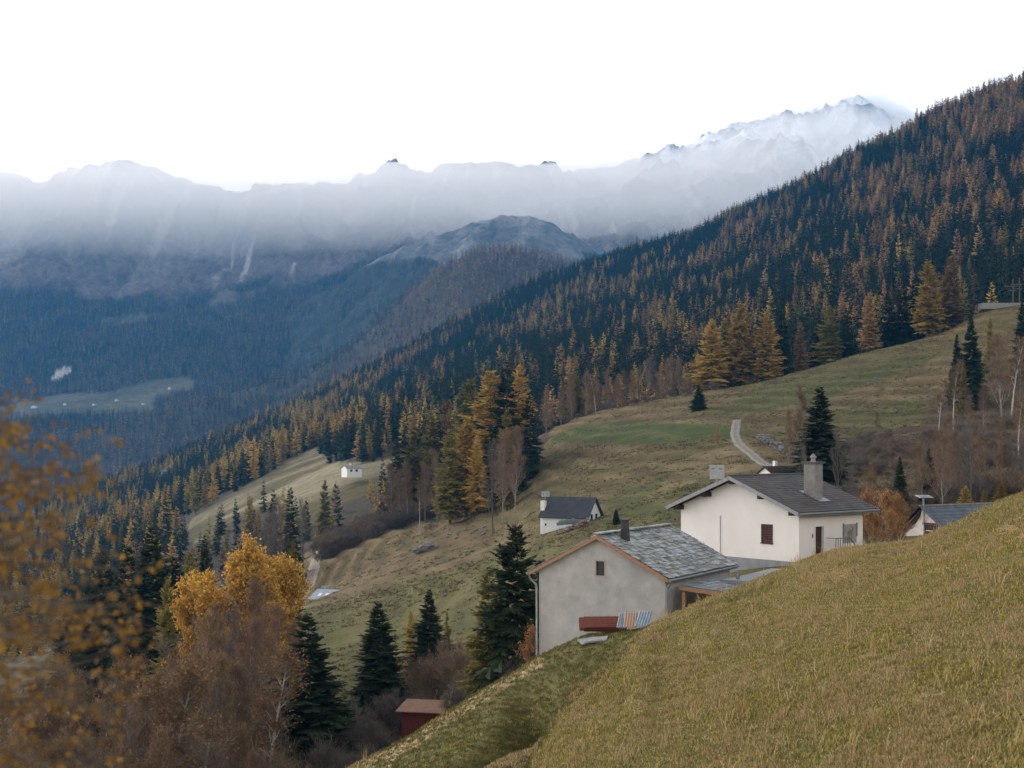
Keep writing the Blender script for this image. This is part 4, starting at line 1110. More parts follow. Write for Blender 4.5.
def tiles(x0, z0, x1, z1, y0, y1, sx, sy, th, rnd, jit=.1, th_j=.3, name=None, gapf=.97):
    """courses of slabs on the slope from eave (x0,z0) to ridge (x1,z1), running along y"""
    mb = MB(); L = math.hypot(x1 - x0, z1 - z0)
    ux, uz = (x1 - x0) / L, (z1 - z0) / L; nx, nz = -uz, ux
    if nz < 0: nx, nz = -nx, -nz
    rows = int(L / sx)
    for i in range(rows + 1):
        a = i * L / (rows + 1) - .0; b = a + L / (rows + 1) * 1.35
        if b > L: b = L
        y = y0 - rnd.uniform(0, sy)
        while y < y1:
            w = sy * rnd.uniform(1 - jit * 2, 1 + jit * 2)
            ya, yb = max(y, y0), min(y + w * gapf, y1)
            if yb - ya > .05:
                t = th * rnd.uniform(1 - th_j, 1 + th_j); dj = rnd.uniform(-jit, jit) * sx
                lift0, lift1 = th * 1.15 + rnd.uniform(0, th * .5), .004
                pa, pb = a + dj if i else a - abs(dj) * .5, b
                def P(u, n, yy): return (x0 + ux * u + nx * n, yy, z0 + uz * u + nz * n)
                vs = [P(pa, lift0, ya), P(pb, lift1, ya), P(pb, lift1, yb), P(pa, lift0, yb), P(pa, lift0 + t, ya), P(pb, lift1 + t, ya), P(pb, lift1 + t, yb), P(pa, lift0 + t, yb)]
                mb.add(vs, ((3, 2, 1, 0), (4, 5, 6, 7), (0, 1, 5, 4), (1, 2, 6, 5), (2, 3, 7, 6), (3, 0, 4, 7)) if ux > 0 else ((0, 1, 2, 3), (7, 6, 5, 4), (4, 5, 1, 0), (5, 6, 2, 1), (6, 7, 3, 2), (7, 4, 0, 3)))
            y += w
    return mb

def slope_slab(mb, x0, z0, x1, z1, y0, y1, th):
    mb.prism([(x0, z0 - th), (x1, z1 - th), (x1, z1), (x0, z0)] if x1 > x0 else [(x1, z1 - th), (x0, z0 - th), (x0, z0), (x1, z1)], y0, y1)

# ---- grey barn with stone slab roof
BW, BL = 8.1, 9.6
brz = math.radians(-30)
Bp = Vector((7.9, 72.0, 0)); ex = Vector((math.cos(brz), math.sin(brz), 0))
ZE, ZR = -7.2, -5.13      # eave edge and ridge in world height
bz = -13.4
barn = empty("stone_roof_barn", (Bp.x, Bp.y, bz), brz)
tag(barn, "grey roughcast barn with stone slab roof and one small gable window", "barn")
e, r = ZE - bz, ZR - bz
xr, xl, xm = -.30, -BW + .45, -BW / 2
def rz_at(x, th=0): return e + (r - e) * (1 - abs(x - xm) / (BW / 2)) - th
w = MB().prism([(xl, 0), (xr, 0), (xr, rz_at(xr, .16)), (xm, rz_at(xm, .16)), (xl, rz_at(xl, .16))], .35, BL - .3).build("wall", [M_ROUGHCAST], barn)
cut(w, [(-4.28, -3.72, 0, .62, e - .10, e + .66)])
win = MB(); x0, x1, z0, z1 = -4.28, -3.72, e - .10, e + .66
for b in ((x0 - .05, x0 + .03, z0, z1), (x1 - .03, x1 + .05, z0, z1), (x0 - .05, x1 + .05, z1 - .002, z1 + .07), (x0 - .07, x1 + .07, z0 - .07, z0 + .002)):
    win.box(b[0], b[1], .325, .46, b[2], b[3])
wo = win.build("window", [mat("weathered_window_frame", (.42, .36, .30), rough=.8)], barn)
MB().box(x0, x1, .47, .50, z0, z1).build("pane", [M_GLASS], wo)
rf = MB(); slope_slab(rf, 0, e - .05, xm, r - .05, 0.05, BL, .12); slope_slab(rf, -BW, e - .05, xm, r - .05, .05, BL, .12)
ro = rf.build("roof", [M_FLASH], barn)
rn = random.Random(3)
tb = tiles(.06, e - .05, xm, r - .05, .03, BL, 0.34, .42, .035, rn, jit=.26, th_j=.5)
tb2 = tiles(-BW - .06, e - .05, xm, r - .05, .03, BL, 0.34, .42, .035, rn, jit=.26, th_j=.5)
b0 = len(tb.v); tb.v += tb2.v; tb.f += [tuple(i + b0 for i in f) for f in tb2.f]; tb.m += tb2.m
tb.build("stone_slabs", [M_STONEROOF], ro)
rc = MB(); y = .05
while y < BL - .2:
    l = rn.uniform(.4, .7); rc.box(xm - .22, xm + .22, y, min(y + l, BL), r + .03, r + .08 + rn.uniform(0, .03)); y += l + .01
rc.build("ridge_slabs", [M_STONEROOF], ro)
# barge boards on the front verge, with a copper-coloured flashing
bb = MB()
for sx in (-1, 1):
    xe = 0 if sx > 0 else -BW
    bb.prism([(xm, r - .24), (xm, r - .04), (xe, e - .04), (xe, e - .24)] if sx > 0 else [(xe, e - .24), (xe, e - .04), (xm, r - .04), (xm, r - .24)], -.02, .048)
bb.build("barge_board", [M_FRESHWOOD], barn)
fc = MB(); fc.box(.0, .035, .05, BL, e - .26, e - .06); fc.build("fascia", [M_FLASH], barn)
gt = MB(); gt.tube([(.10, .0, e - .13), (.10, BL, e - .13)], .07, 8); gt.build("gutter", [M_METAL], barn)
gl = MB(); gl.tube([(-BW - .08, -.05, e - .13), (-BW - .08, BL, e - .13)], .07, 8); gl.build("gutter", [M_METAL], barn)
dp = MB(); dp.tube([(-BW - .08, .12, e - .18), (-BW - .02, .2, e - .42), (xl - .12, .24, e - .75), (xl - .08, .26, e - .95), (xl - .08, .26, 1.0)], .06, 8)
dp.build("downpipe", [M_METAL], barn)
dp = MB(); dp.tube([(.10, .1, e - .18), (.06, .2, e - .36), (-.12, .28, e - .45), (-.18, .28, e - .7), (-.18, .28, 1.4)], .055, 8)
dp.build("downpipe", [M_METAL], barn)
fl = MB(); yf = 2.0; xf = -3.35; zf = rz_at(xf)
fl.prism([(xf - .24, zf - .25), (xf + .24, zf - .4), (xf + .13, zf + 1.0), (xf - .13, zf + 1.0)], yf - .2, yf + .2)
fo = fl.build("chimney", [M_SOOT], ro, bevel=.03)
MB().box(xf - .19, xf + .19, yf - .24, yf + .24, zf + 1.003, zf + 1.07).build("cap", [M_SOOT], fo)
# lean-to between barn and house: timber porch with a low roof
porch = empty("timber_porch", (Bp.x, Bp.y, bz), brz)
tag(porch, "open timber porch with low grey roof between barn and white house", "porch")
zp = e - .47
def pslab(mb, x0, x1, y0, y1, z0, z1, th):
    mb.prism([(x0, z0 - th), (x1, z1 - th), (x1, z1), (x0, z0)], y0, y1)
pr = MB(); pslab(pr, .22, 3.0, 1.0, 6.2, zp + .02, zp - .22, .10); po = pr.build("roof", [M_FLASH], porch)
tl_ = tiles(3.02, zp - .22, .25, zp + .02, .98, 6.2, .5, .6, .02, rn, jit=.1); tl_.build("roof_slabs", [mat("grey_roof_slabs", (.17, .19, .21), (.11, .125, .14), scale=2, rough=.6, island=.3)], po)
pb = MB(); pslab(pb, .2, 3.0, .93, .985, zp + .0, zp - .24, .2); pb.build("front_beam", [M_FRESHWOOD], porch)
for x in (.42, 2.55):
    MB().box(x - .09, x + .09, 1.0, 1.18, 0.5, zp - .30).build("post", [M_FRESHWOOD], porch)
MB().box(.5, 3.1, 3.2, 3.35, .3, zp - .32).build("back_wall", [M_DARKWOOD], porch)
MB().box(2.85, 3.0, 1.2, 3.2, .3, zp - .30).build("side_wall", [M_ROUGHCAST], porch)
annex = empty("flat_roof_annex", (Bp.x, Bp.y, bz), brz)
tag(annex, "low annex with flat grey roof against the plinth of the white house", "annex")
MB().box(2.0, 7.4, 5.0, 11.5, .3, zp - .12).build("wall", [M_PLINTH], annex)
ar = MB(); ar.box(1.2, 7.7, 4.2, 12.0, zp - .115, zp + .06); ao = ar.build("roof", [mat("flat_roof_grey", (.25, .28, .30), (.18, .20, .215), scale=.8, rough=.7)], annex, bevel=.02)
MB().box(1.18, 7.72, 4.14, 4.197, zp - .16, zp + .10).build("fascia", [M_METAL], ao)
vp = MB(); vp.tube([(1.75, 5.2, zp + .05), (1.75, 5.2, zp + .55)], .11, 10); vp.build("vent_pipe", [M_METAL], ao)

# ---- white house
hrz = math.radians(-50.2)
HW, HL = 9.9, 6.4
hz0 = -7.75
A = Vector((17.6, 87.2, hz0))
house = empty("white_house", A, hrz)
tag(house, "big white rendered house with brown shuttered window and low dark tiled roof", "house")
hx = lambda x: x
eh, rh = -4.62 - hz0, -2.52 - hz0        # roof top surface height at eave edge and ridge
ox, oy = .6, .75
xe0, xe1, xmm = -HW - ox, ox, -HW / 2
def hr(x, th=0): return eh + (rh - eh) * (1 - abs(x - xmm) / (HW / 2 + ox)) - th
w = MB().prism([(-HW, 0), (0, 0), (0, hr(0, .2)), (xmm, hr(xmm, .2)), (-HW, hr(-HW, .2))], 0, HL).build("wall", [M_WHITEWALL], house)
cut(w, [(-2.92, -2.12, -.5, .35, 1.05, 2.15), (-.3, .3, 1.55, 2.35, .02, 2.12)])
MB().prism([(-HW - .06, -2.4), (.06, -2.4), (.06, -.004), (-HW - .06, -.004)], -.06, HL + .06).build("plinth", [M_PLINTH], house)
wf = MB()
for b in ((-2.98, -2.90, 1.0, 2.2), (-2.14, -2.06, 1.0, 2.2), (-2.98, -2.06, 2.15, 2.22)): wf.box(b[0], b[1], -.03, .1, b[2], b[3])
wo = wf.build("window", [M_BROWNWOOD], house)
sh = MB()
for s0 in (-2.9, -2.515):
    for k in range(7): sh.box(s0 + .01, s0 + .37, -.012 + .003 * (k % 2), .03, 1.06 + k * .155, 1.06 + k * .155 + .145)
sh.build("shutter", [M_BROWNWOOD], wo)
MB().box(-3.02, -2.02, -.07, .05, .98, 1.05).build("sill", [M_BROWNWOOD], wo)
df = MB(); df.box(-.02, .05, 1.47, 1.55, 0, 2.2); df.box(-.02, .05, 2.35, 2.43, 0, 2.2); df.box(-.02, .05, 1.55, 2.35, 2.12, 2.2)
do = df.build("door", [M_WHITEPAINT], house)
MB().box(-.16, -.12, 1.55, 2.35, 0.02, 2.12).build("door_leaf", [M_BROWNWOOD], do)
MB().box(.002, .05, 1.25, 1.33, 1.45, 1.7).build("wall_lamp", [M_METAL], house)
# painted panel beside the door: a framed picture of an animal between two dark flanking figures
mu = MB(); mu.box(.002, .012, 4.35, 5.75, .95, 2.15); mo = mu.build("mural", [M_MURALFRAME], house)
mp = MB()
for yy in (4.3, 5.68): mp.box(.013, .022, yy, yy + .16, 1.35, 2.22)
for q in ((4.82, 5.3, 1.42, 1.72), (4.84, 4.92, 1.12, 1.42), (4.98, 5.05, 1.16, 1.42), (5.2, 5.28, 1.12, 1.42), (5.26, 5.4, 1.68, 1.95), (5.0, 5.2, 1.72, 1.82)):
    mp.box(.014, .024, q[0], q[1], q[2], q[3])
mp.build("painted_figure", [M_PAINTING], mo)
rf = MB(); slope_slab(rf, xe1, eh - .05, xmm, rh - .05, -oy, HL + oy, .14); slope_slab(rf, xe0, eh - .05, xmm, rh - .05, -oy, HL + oy, .14)
ro = rf.build("roof", [M_DARKWOOD], house)
tb = tiles(xe1 + .04, eh - .05, xmm, rh - .05, -oy - .03, HL + oy + .03, .34, .32, .022, rn, jit=.05, th_j=.15)
tb2 = tiles(xe0 - .04, eh - .05, xmm, rh - .05, -oy - .03, HL + oy + .03, .34, .32, .022, rn, jit=.05, th_j=.15)
b0 = len(tb.v); tb.v += tb2.v; tb.f += [tuple(i + b0 for i in f) for f in tb2.f]; tb.m += tb2.m
tb.build("roof_tiles", [M_DARKTILE], ro)
rg = MB(); rg.tube([(xmm, -oy - .04, rh - .02), (xmm, HL + oy + .04, rh - .02)], .09, 8); rg.build("ridge_tiles", [M_DARKTILE], ro)
bb = MB()
for sx in (0, 1):
    xe = xe1 if sx else xe0
    bb.prism([(xmm, rh - .28), (xmm, rh - .03), (xe, eh - .03), (xe, eh - .28)] if sx else [(xe, eh - .28), (xe, eh - .03), (xmm, rh - .03), (xmm, rh - .28)], -oy - .08, -oy - .034)
bb.build("barge_board", [mat("grey_barge_board", (.30, .31, .33), (.22, .23, .25), scale=4, rough=.6)], house)
for x in (-HW + .15, -HW + 2.6, xmm, -2.6, -.15):
    z = hr(x, .2); MB().box(x - .13, x + .13, -oy + .05, .02, z - .34, z - .02).build("purlin", [M_DARKWOOD], house)
MB().box(xe1 - .02, xe1 + .03, -oy, HL + oy, eh - .27, eh - .06).build("fascia", [M_FLASH], house)
g_ = MB(); g_.tube([(xe1 + .09, -oy, eh - .13), (xe1 + .09, HL + oy, eh - .13)], .07, 8); g_.build("gutter", [M_FLASH], house)
g_ = MB(); g_.tube([(xe0 - .09, -oy - .1, eh - .13), (xe0 - .09, HL + oy, eh - .13)], .07, 8); g_.build("gutter", [M_FLASH], house)
g_ = MB(); g_.tube([(-6.4, -.03, 2.6), (-6.4, -.03, .1)], .022, 6); g_.build("cable", [M_METAL], house)
cy, cx = 3.35, -1.55; cz = hr(cx)
c_ = MB().box(cx - .44, cx + .44, cy - .40, cy + .40, cz - .5, cz + 2.05); co = c_.build("chimney", [M_CONC], ro, bevel=.02)
MB().box(cx - .56, cx + .56, cy - .52, cy + .52, cz + 2.053, cz + 2.17).build("cap", [mat("dark_slab", (.09, .085, .085), rough=.8)], co)
cc = MB(); cc.tube([(cx, cy, cz + 2.17), (cx, cy, cz + 2.42), (cx, cy, cz + 2.44), (cx, cy, cz + 2.7)], [.16, .14, .24, .02], 10); cc.build("cowl", [M_CONC], co)
fs = MB(); fs.prism([(cx - .7, hr(cx - .7) + .03), (cx + .95, hr(cx + .95) + .03), (cx + .95, hr(cx + .95) + .06), (cx - .7, hr(cx - .7) + .06)], cy - .55, cy + .55); fs.build("flashing", [M_METAL], co)
rl = MB(); RT = 1.38
for y in (2.65, 2.88, 3.11, 3.35, 3.58, 3.82, 4.05): rl.tube([(.75, y, -.3), (.75, y, RT)], .022, 6)
rl.tube([(.75, 2.65, RT), (.75, 4.05, RT), (.75, 4.75, .75)], .036, 6); rl.tube([(.75, 2.65, .3), (.75, 4.05, .3)], .016, 6); rl.tube([(.02, 2.65, RT), (.75, 2.65, RT)], .022, 6); rl.tube([(.75, 4.75, .75), (.75, 4.75, -.4)], .02, 6)
rl.build("railing", [mat("grey_railing", (.16, .17, .18), rough=.5, metal=.5)], house)
MB().box(.062, .9, 1.2, 4.3, -.5, -.03).build("doorstep", [M_CONC], house)

# ---- generic small gabled house
def small_house(name, px, py, Y, rz, Wg, L, he, rise, wall, roofm, label, cat="house", ov=.3, sink=1.5, chim=None, parts=True, wins=()):
    """gable end along local x (width Wg) facing -y, ridge along y; base of the near right corner at px,py"""
    b = at(px, py, Y)
    o = empty(name, b, rz); tag(o, label, cat)
    xm = -Wg / 2
    def zz(x, t=0): return he + rise * (1 - abs(x - xm) / (Wg / 2)) - t
    MB().prism([(-Wg, -sink), (0, -sink), (0, zz(0, .15)), (xm, zz(xm, .15)), (-Wg, zz(-Wg, .15))], 0, L).build("wall", [wall], o)
    rf = MB(); s_ = rise / (Wg / 2)
    slope_slab(rf, ov, he - s_ * ov, xm, he + rise, -ov, L + ov, .14); slope_slab(rf, -Wg - ov, he - s_ * ov, xm, he + rise, -ov, L + ov, .14)
    r_ = rf.build("roof", [roofm], o)
    if parts:
        t1 = tiles(ov + .02, he - s_ * ov, xm, he + rise, -ov, L + ov, .5, .5, .02, rn, jit=.05); t2 = tiles(-Wg - ov - .02, he - s_ * ov, xm, he + rise, -ov, L + ov, .5, .5, .02, rn, jit=.05)
        b0 = len(t1.v); t1.v += t2.v; t1.f += [tuple(i + b0 for i in f) for f in t2.f]; t1.m += t2.m
        t1.build("roof_tiles", [roofm], r_)
    for x0, x1, y, z0, z1 in wins:
        if y is None: m_ = MB().box(x0, x1, -.03, .02, z0, z1)
        else: m_ = MB().box(-.02, .03, x0, x1, z0, z1)
        m_.build("window", [M_GLASS], o)
    if chim:
        x, y, w_, top = chim
        c = MB().box(x - w_, x + w_, y - w_, y + w_, zz(x) - .5, top).build("chimney", [wall], r_)
        MB().box(x - w_ - .08, x + w_ + .08, y - w_ - .08, y + w_ + .08, top + .003, top + .12).build("cap", [roofm], c)
    return o
# small white house on the meadow: long wall towards us. local x = gable direction
# near right corner (px 587,y 536): long wall runs left/back, gable runs right/back
Lw = 8.0; th = math.radians(28)
sh_rz = math.atan2(math.cos(th), math.sin(th))     # gable direction from far to near corner
g = at(587, 531, 226)
swh = empty("meadow_house", g, 0); tag(swh, "small white house with plain dark roof standing alone on the green meadow", "house")
swh.rotation_euler = (0, 0, math.radians(-28))     # local -x runs left and away along the long wall, +y runs back along the gable
Wd, hw, hrise = 5.2, 2.5, 2.75
def sz(y, t=0): return hw + hrise * (1 - abs(y - Wd / 2) / (Wd / 2)) - t
vs = []; M90 = Matrix.Rotation(math.radians(90), 4, 'Z')
def yprism(mb, poly, x0, x1):
    n = len(poly); v = [(x0, y, z) for y, z in poly] + [(x1, y, z) for y, z in poly]
    f = [tuple(range(n))[::-1], tuple(range(n, 2 * n))] + [(i, j, j + n, i + n) for i, j in ((k, (k + 1) % n) for k in range(n))]
    mb.add(v, f); return mb
yprism(MB(), [(0, -2.2), (Wd, -2.2), (Wd, sz(Wd, .12)), (Wd / 2, sz(Wd / 2, .12)), (0, sz(0, .12))], -Lw, 0).build("wall", [mat("cool_white_render", (.74, .75, .77), (.64, .66, .69), scale=.6, rough=.9)], swh)
rr = MB(); s_ = hrise / (Wd / 2)
for a, b in ((-.45, Wd / 2), (Wd + .45, Wd / 2)):
    za, zb = hw - s_ * .45, hw + hrise
    yprism(rr, [(a, za - .14), (b, zb - .14), (b, zb), (a, za)] if a < b else [(b, zb - .14), (a, za - .14), (a, za), (b, zb)], -Lw - .5, .5)
ro2 = rr.build("roof", [mat("charcoal_roof", (.042, .050, .062), (.030, .036, .046), scale=1, rough=.65)], swh)
g_ = MB(); g_.tube([(-Lw - .5, -.5, hw - .55), (.5, -.5, hw - .55)], .07, 6); g_.build("gutter", [M_DARKWOOD], swh)
cb = MB().box(-Lw - .55, -Lw + .15, .5, 1.3, -1, hw + 2.1).build("chimney", [M_WHITEPAINT], swh)
for y0 in (1.3, 3.1): MB().box(.002, .04, y0, y0 + .8, 1.5, 2.6).build("window", [M_GLASS], swh)
MB().box(-Lw + .5, -Lw + .8, -.02, .03, .6, 1.0).build("window", [M_GLASS], swh)
MB().box(-.9, -.7, -.12, -.02, -1, hw - .6).build("downpipe", [M_METAL], swh)
mbw = MB(); rn = random.Random(12)
def rock(mb, c, r, rnd, m=0, flat=.75):
    """an uneven boulder"""
    n = 7; vs = []; 
    for j, (zz_, rr_) in enumerate(((-.8, .55), (-.25, 1), (.35, .92), (.8, .5))):
        for k in range(n):
            a = 2 * math.pi * (k + .3 * j) / n; q = r * rr_ * rnd.uniform(.75, 1.15)
            vs.append((c[0] + q * math.cos(a), c[1] + q * math.sin(a) * .9, c[2] + r * zz_ * flat * rnd.uniform(.85, 1.1)))
    fs = [(j * n + k, j * n + (k + 1) % n, (j + 1) * n + (k + 1) % n, (j + 1) * n + k) for j in range(3) for k in range(n)]
    fs += [tuple(range(n - 1, -1, -1)), tuple(3 * n + k for k in range(n))]
    mb.add(vs, fs, m)
# reddish stone and brush bank in front of it, with a grey green tarpaulin
q0 = at(556, 541, 219); q1 = at(588, 533, 221)
for i in range(130):
    t = rn.random(); p = q0.lerp(q1, t); rock(mbw, (p.x, p.y + rn.uniform(-.4, .6), S1.g(p.x, p.y) + rn.uniform(-.1, .15 + .75 * t)), rn.uniform(.14, .30), rn)
tag(mbw.build("rubble_bank", [mat("reddish_rubble", (.16, .09, .075), (.26, .2, .17), scale=1, rough=.95, island=.4)]), "reddish rubble bank along the front of the small white house", "rubble wall")
tm = MB(); p = at(577, 530, 222.3)
for i in range(1): 
    n = 14
    vs = []; fs = []
    for a in range(n + 1):
        for b_ in range(6):
            u = a / n; v = b_ / 5
            vs.append((p.x - 3.2 + 5.6 * u, p.y - 1 + 2.2 * v, S1.g(p.x, p.y) + .1 + 1.15 * math.sin(math.pi * min(1, .15 + .8 * u)) ** .6 * math.sin(math.pi * (.1 + .8 * v)) + rn.uniform(-.08, .08)))
    for a in range(n):
        for b_ in range(5): fs.append((a * 6 + b_, (a + 1) * 6 + b_, (a + 1) * 6 + b_ + 1, a * 6 + b_ + 1))
    tm.add(vs, fs)
tq = tm.build("tarpaulin", [mat("grey_green_tarpaulin", (.10, .13, .13), (.07, .09, .09), scale=1, rough=.7)], smooth=True)
md = tq.modifiers.new("t", 'SOLIDIFY'); md.thickness = .05
tag(tq, "grey green tarpaulin heap against the front of the small white house", "tarpaulin")

# solar panels on poles
M_PANEL = mat("panel_grey", (.40, .41, .42), (.30, .31, .32), scale=4, rough=.5)
def solar(px, py_mid, Y, w, h, rz, tilt, label, nx=2, ny=2, frame=M_PANEL, base_sheet=None):
    c = at(px, py_mid, Y); zb = (base_sheet or S1).g(c.x, c.y)
    o = empty("solar_panel_mast", (c.x, c.y, zb - .2), rz); tag(o, label, "solar panel")
    H = c.z - zb + .2
    p_ = MB(); p_.tube([(0, .12, 0), (0, .12, H)], .06, 8); p_.tube([(0, .12, H), (0, 0, H + .05)], .05, 6); p_.build("pole", [M_METAL], o)
    R = Matrix.Translation((0, 0, H)) @ Matrix.Rotation(tilt, 4, 'X')
    fr = MB(); ce = MB()
    for i in range(nx):
        for j in range(ny):
            x0 = -w / 2 + i * w / nx + .02; x1 = -w / 2 + (i + 1) * w / nx - .02; z0 = -h / 2 + j * h / ny + .02; z1 = -h / 2 + (j + 1) * h / ny - .02
            fr.box(x0, x1, -.02, .02, z0, z1, M=R)
            ce.box(x0 + w * .13, x1 - w * .13, -.035, -.021, z0 + h * .16, z1 - h * .2, M=R) if (i + j * 0) >= 0 and j == ny - 1 else None
    fo = fr.build("panel_frame", [frame], o)
    if ce.f: ce.build("panel_cell", [M_FLASH], fo)
    return o
solar(717, 472, 140, 1.5, 1.45, .1, -.1, "solar panels on a mast behind the roof of the white house")
solar(545.5, 494, 232, 1.35, .9, 0, -.1, "solar panels on a mast behind the small white meadow house", ny=1)
solar(325, 588, 296, 1.5, 1.0, 0, -.1, "tiny solar panel mast behind the sunken roof beside the gravel track", ny=1)
# half-buried hut beyond the white roof
ho = small_house("white_hut", 776, 478, 205, math.radians(-62), 4.8, 4.5, 0.3, 1.35, M_WHITEWALL, M_DARKWOOD, "little white hut with dark gable whose top shows over the ridge of the white house", "hut", chim=None)
MB().box(-3.9, -3.4, 2.5, 3.0, .8, 2.4).build("chimney", [M_WHITEPAINT], ho)

# ---- slate roofed house behind the bank on the right
g = at(943, 533, 125)
rh_ = empty("slate_roof_house", g, 0); rh_.rotation_euler = (0, 0, math.radians(31))
tag(rh_, "old house with blue slate roof and stepped whitewashed stone gable", "house")
# local: +x along the ridge to the right, +y back; gable at x=0 facing left
Wd2, rise2 = 6.4, 2.25
mbx = yprism(MB(), [(0, -2.5), (Wd2, -2.5), (Wd2, -1.0), (Wd2 * .42, rise2 - .2), (0, .15)], 0.3, 10).build("wall", [M_RUBBLE], rh_)
rr = MB()
yprism(rr, [(-.35, .0), (Wd2 * .42, rise2 - .12), (Wd2 * .42, rise2), (-.35, .12)], 0, 10.5)
r_a = rr.build("roof", [M_SLATE], rh_)
rb = MB(); yprism(rb, [(Wd2 * .42 + .01, rise2 - .14), (Wd2 + .5, -1.35), (Wd2 + .5, -1.2), (Wd2 * .42 + .01, rise2)], -.2, 10.5); rb.build("rear_roof", [M_DARKWOOD], rh_)
ridge_ = MB(); ridge_.tube([(-.05, Wd2 * .42, rise2 + .02), (10.5, Wd2 * .42, rise2 + .02)], .1, 6); ridge_.build("ridge_tiles", [M_CONC], r_a)
cs = MB(); L_ = math.hypot(Wd2 * .42 + .35, rise2 - .12)
for i in range(8):
    a0, a1 = i / 8, (i + 1) / 8
    y0_, y1_ = -.35 + (Wd2 * .42 + .35) * a0, -.35 + (Wd2 * .42 + .35) * a1
    z0_, z1_ = .12 + (rise2 - .12) * a0, .12 + (rise2 - .12) * a1
    x = -.03
    while x < 10.5:
        w_ = .6; xx = min(x + w_ - .015, 10.52)
        cs.add([(x, y0_, z0_ + .035), (xx, y0_, z0_ + .035), (xx, y1_ + .02, z1_ + .008), (x, y1_ + .02, z1_ + .008), (x, y0_, z0_ + .005), (xx, y0_, z0_ + .005)], ((0, 1, 2, 3), (4, 5, 1, 0), (0, 3, 4), (1, 5, 2)))
        x += w_
cs.build("slates", [M_SLATE], r_a)
# the left facing gable: boarded dark upper part, stepped whitewash, window with timber lintel
gb = yprism(MB(), [(Wd2 * .42, rise2 - .25), (2.9, 1.3), (3.4, .7), (4.3, .2), (4.9, -.7), (5.6, -1.3), (Wd2 + .1, -1.4)][::-1] , .23, .295).build("gable_boards", [M_DARKWOOD], rh_)
wi = yprism(MB(), [(.8, -.75), (2.3, -.75), (2.3, .6), (.8, .6)], .2, .27).build("window", [M_DARKWOOD], rh_)
yprism(MB(), [(.6, .62), (2.5, .62), (2.5, .8), (.6, .8)], .12, .297).build("lintel", [M_BROWNWOOD], wi)
for zb in (-.35, .05): yprism(MB(), [(.95, zb), (2.15, zb), (2.15, zb + .07), (.95, zb + .07)], .16, .197).build("slat", [M_RUBBLE], wi)
yprism(MB(), [(.7, -.85), (2.4, -.85), (2.4, -.76), (.7, -.76)], .12, .297).build("sill", [M_RUBBLE], wi)
o = solar(924.5, 496.5, 127, 1.35, 1.0, math.radians(12), math.radians(-78), "flat tilted solar panel on a mast in front of the slate roof", nx=1, ny=1, frame=M_METAL)

# sunken roof beside the track, farmhouse on the far strip, the tiny far houses
fo_ = empty("low_barn", at(312, 603, 283), math.radians(-24)); tag(fo_, "low barn sunk behind the green knoll with pale sheet roof by the track", "barn")
yprism(MB(), [(0, -2), (5.5, -2), (5.5, 1.6), (2.75, 2.3), (0, .7)], -.0, 8.2).build("wall", [M_BROWNWOOD], fo_)
lr = yprism(MB(), [(-.5, .72), (3.0, 2.42), (3.0, 2.52), (-.5, .84)], -.6, 8.8).build("roof", [M_BLUESHEET], fo_)
yprism(MB(), [(3.01, 2.40), (6.0, 1.5), (6.0, 1.6), (3.01, 2.52)], -.6, 8.8).build("rear_roof", [M_BLUESHEET], fo_)
for k in range(5):
    x = .8 + k * 1.6; MB().add([(x, .6, 1.40), (x + .7, .6, 1.40), (x + .7, 1.6, 1.885), (x, 1.6, 1.885)], ((0, 1, 2, 3),)).build("skylight", [M_WHITEPAINT], lr)
small_house("strip_house", 347, 474, 610, math.radians(-60), 6, 7, 2.6, 1.2, M_WHITEPAINT, M_CONC, "white house with pale roof on the far meadow strip above the track", parts=False, chim=(-3, 3, .3, 4.6), wins=((1.5, 2.5, 1, .9, 1.9), (4, 5, 1, .9, 1.9)))
far = [(171, 382.5, 3600, "white house topmost on the far valley clearing"), (117, 402, 3520, "white house in the middle of the far valley clearing"), (66, 410, 3500, "white house at the left part of the far valley clearing"),
       (36, 411, 3490, "long pale building leftmost on the far valley clearing"), (94, 413, 3480, "low pale house at the lower rim of the far valley clearing"), (143, 415, 3470, "pale house at the lower right rim of the far valley clearing")]
for px, py, Y, lb in far:
    x = (px - 512) / F * Y; z = S3.g(x, Y); b = empty("far_house", (x, Y, z), math.radians(random.uniform(-40, 40))); tag(b, lb, "house")
    W_ = 14 if "long" in lb else 7
    MB().prism([(-W_, -3), (0, -3), (0, 4.5), (-W_ / 2, 6.5), (-W_, 4.5)], 0, 8).build("wall", [M_WHITEPAINT], b)
    rr = MB(); slope_slab(rr, .6, 4.2, -W_ / 2, 6.8, -.6, 8.6, .3); slope_slab(rr, -W_ - .6, 4.2, -W_ / 2, 6.8, -.6, 8.6, .3); rr.build("roof", [M_CONC], b)
for px, Y, lb in [(167, 1560, "pair of pale sheds low in the forest, the left one"), (173, 1570, "pair of pale sheds low in the forest, the right one"), (215, 1650, "white barn alone in the forest right of the pale sheds"), (149, 1400, "white hut lowest in the forest below the pale sheds")]:
    x = (px - 512) / F * Y; z = S2.g(x, Y) + 7; b = empty("forest_house", (x, Y, z), math.radians(random.uniform(-30, 30))); tag(b, lb, "house")
    MB().prism([(-7, -9), (0, -9), (0, 2), (-3.5, 4), (-7, 2)], 0, 6).build("wall", [M_WHITEPAINT], b)
    rr = MB(); slope_slab(rr, .6, 1.7, -3.5, 4.2, -.6, 6.6, .3); slope_slab(rr, -7.6, 1.7, -3.5, 4.2, -.6, 6.6, .3); rr.build("roof", [M_CONC], b)

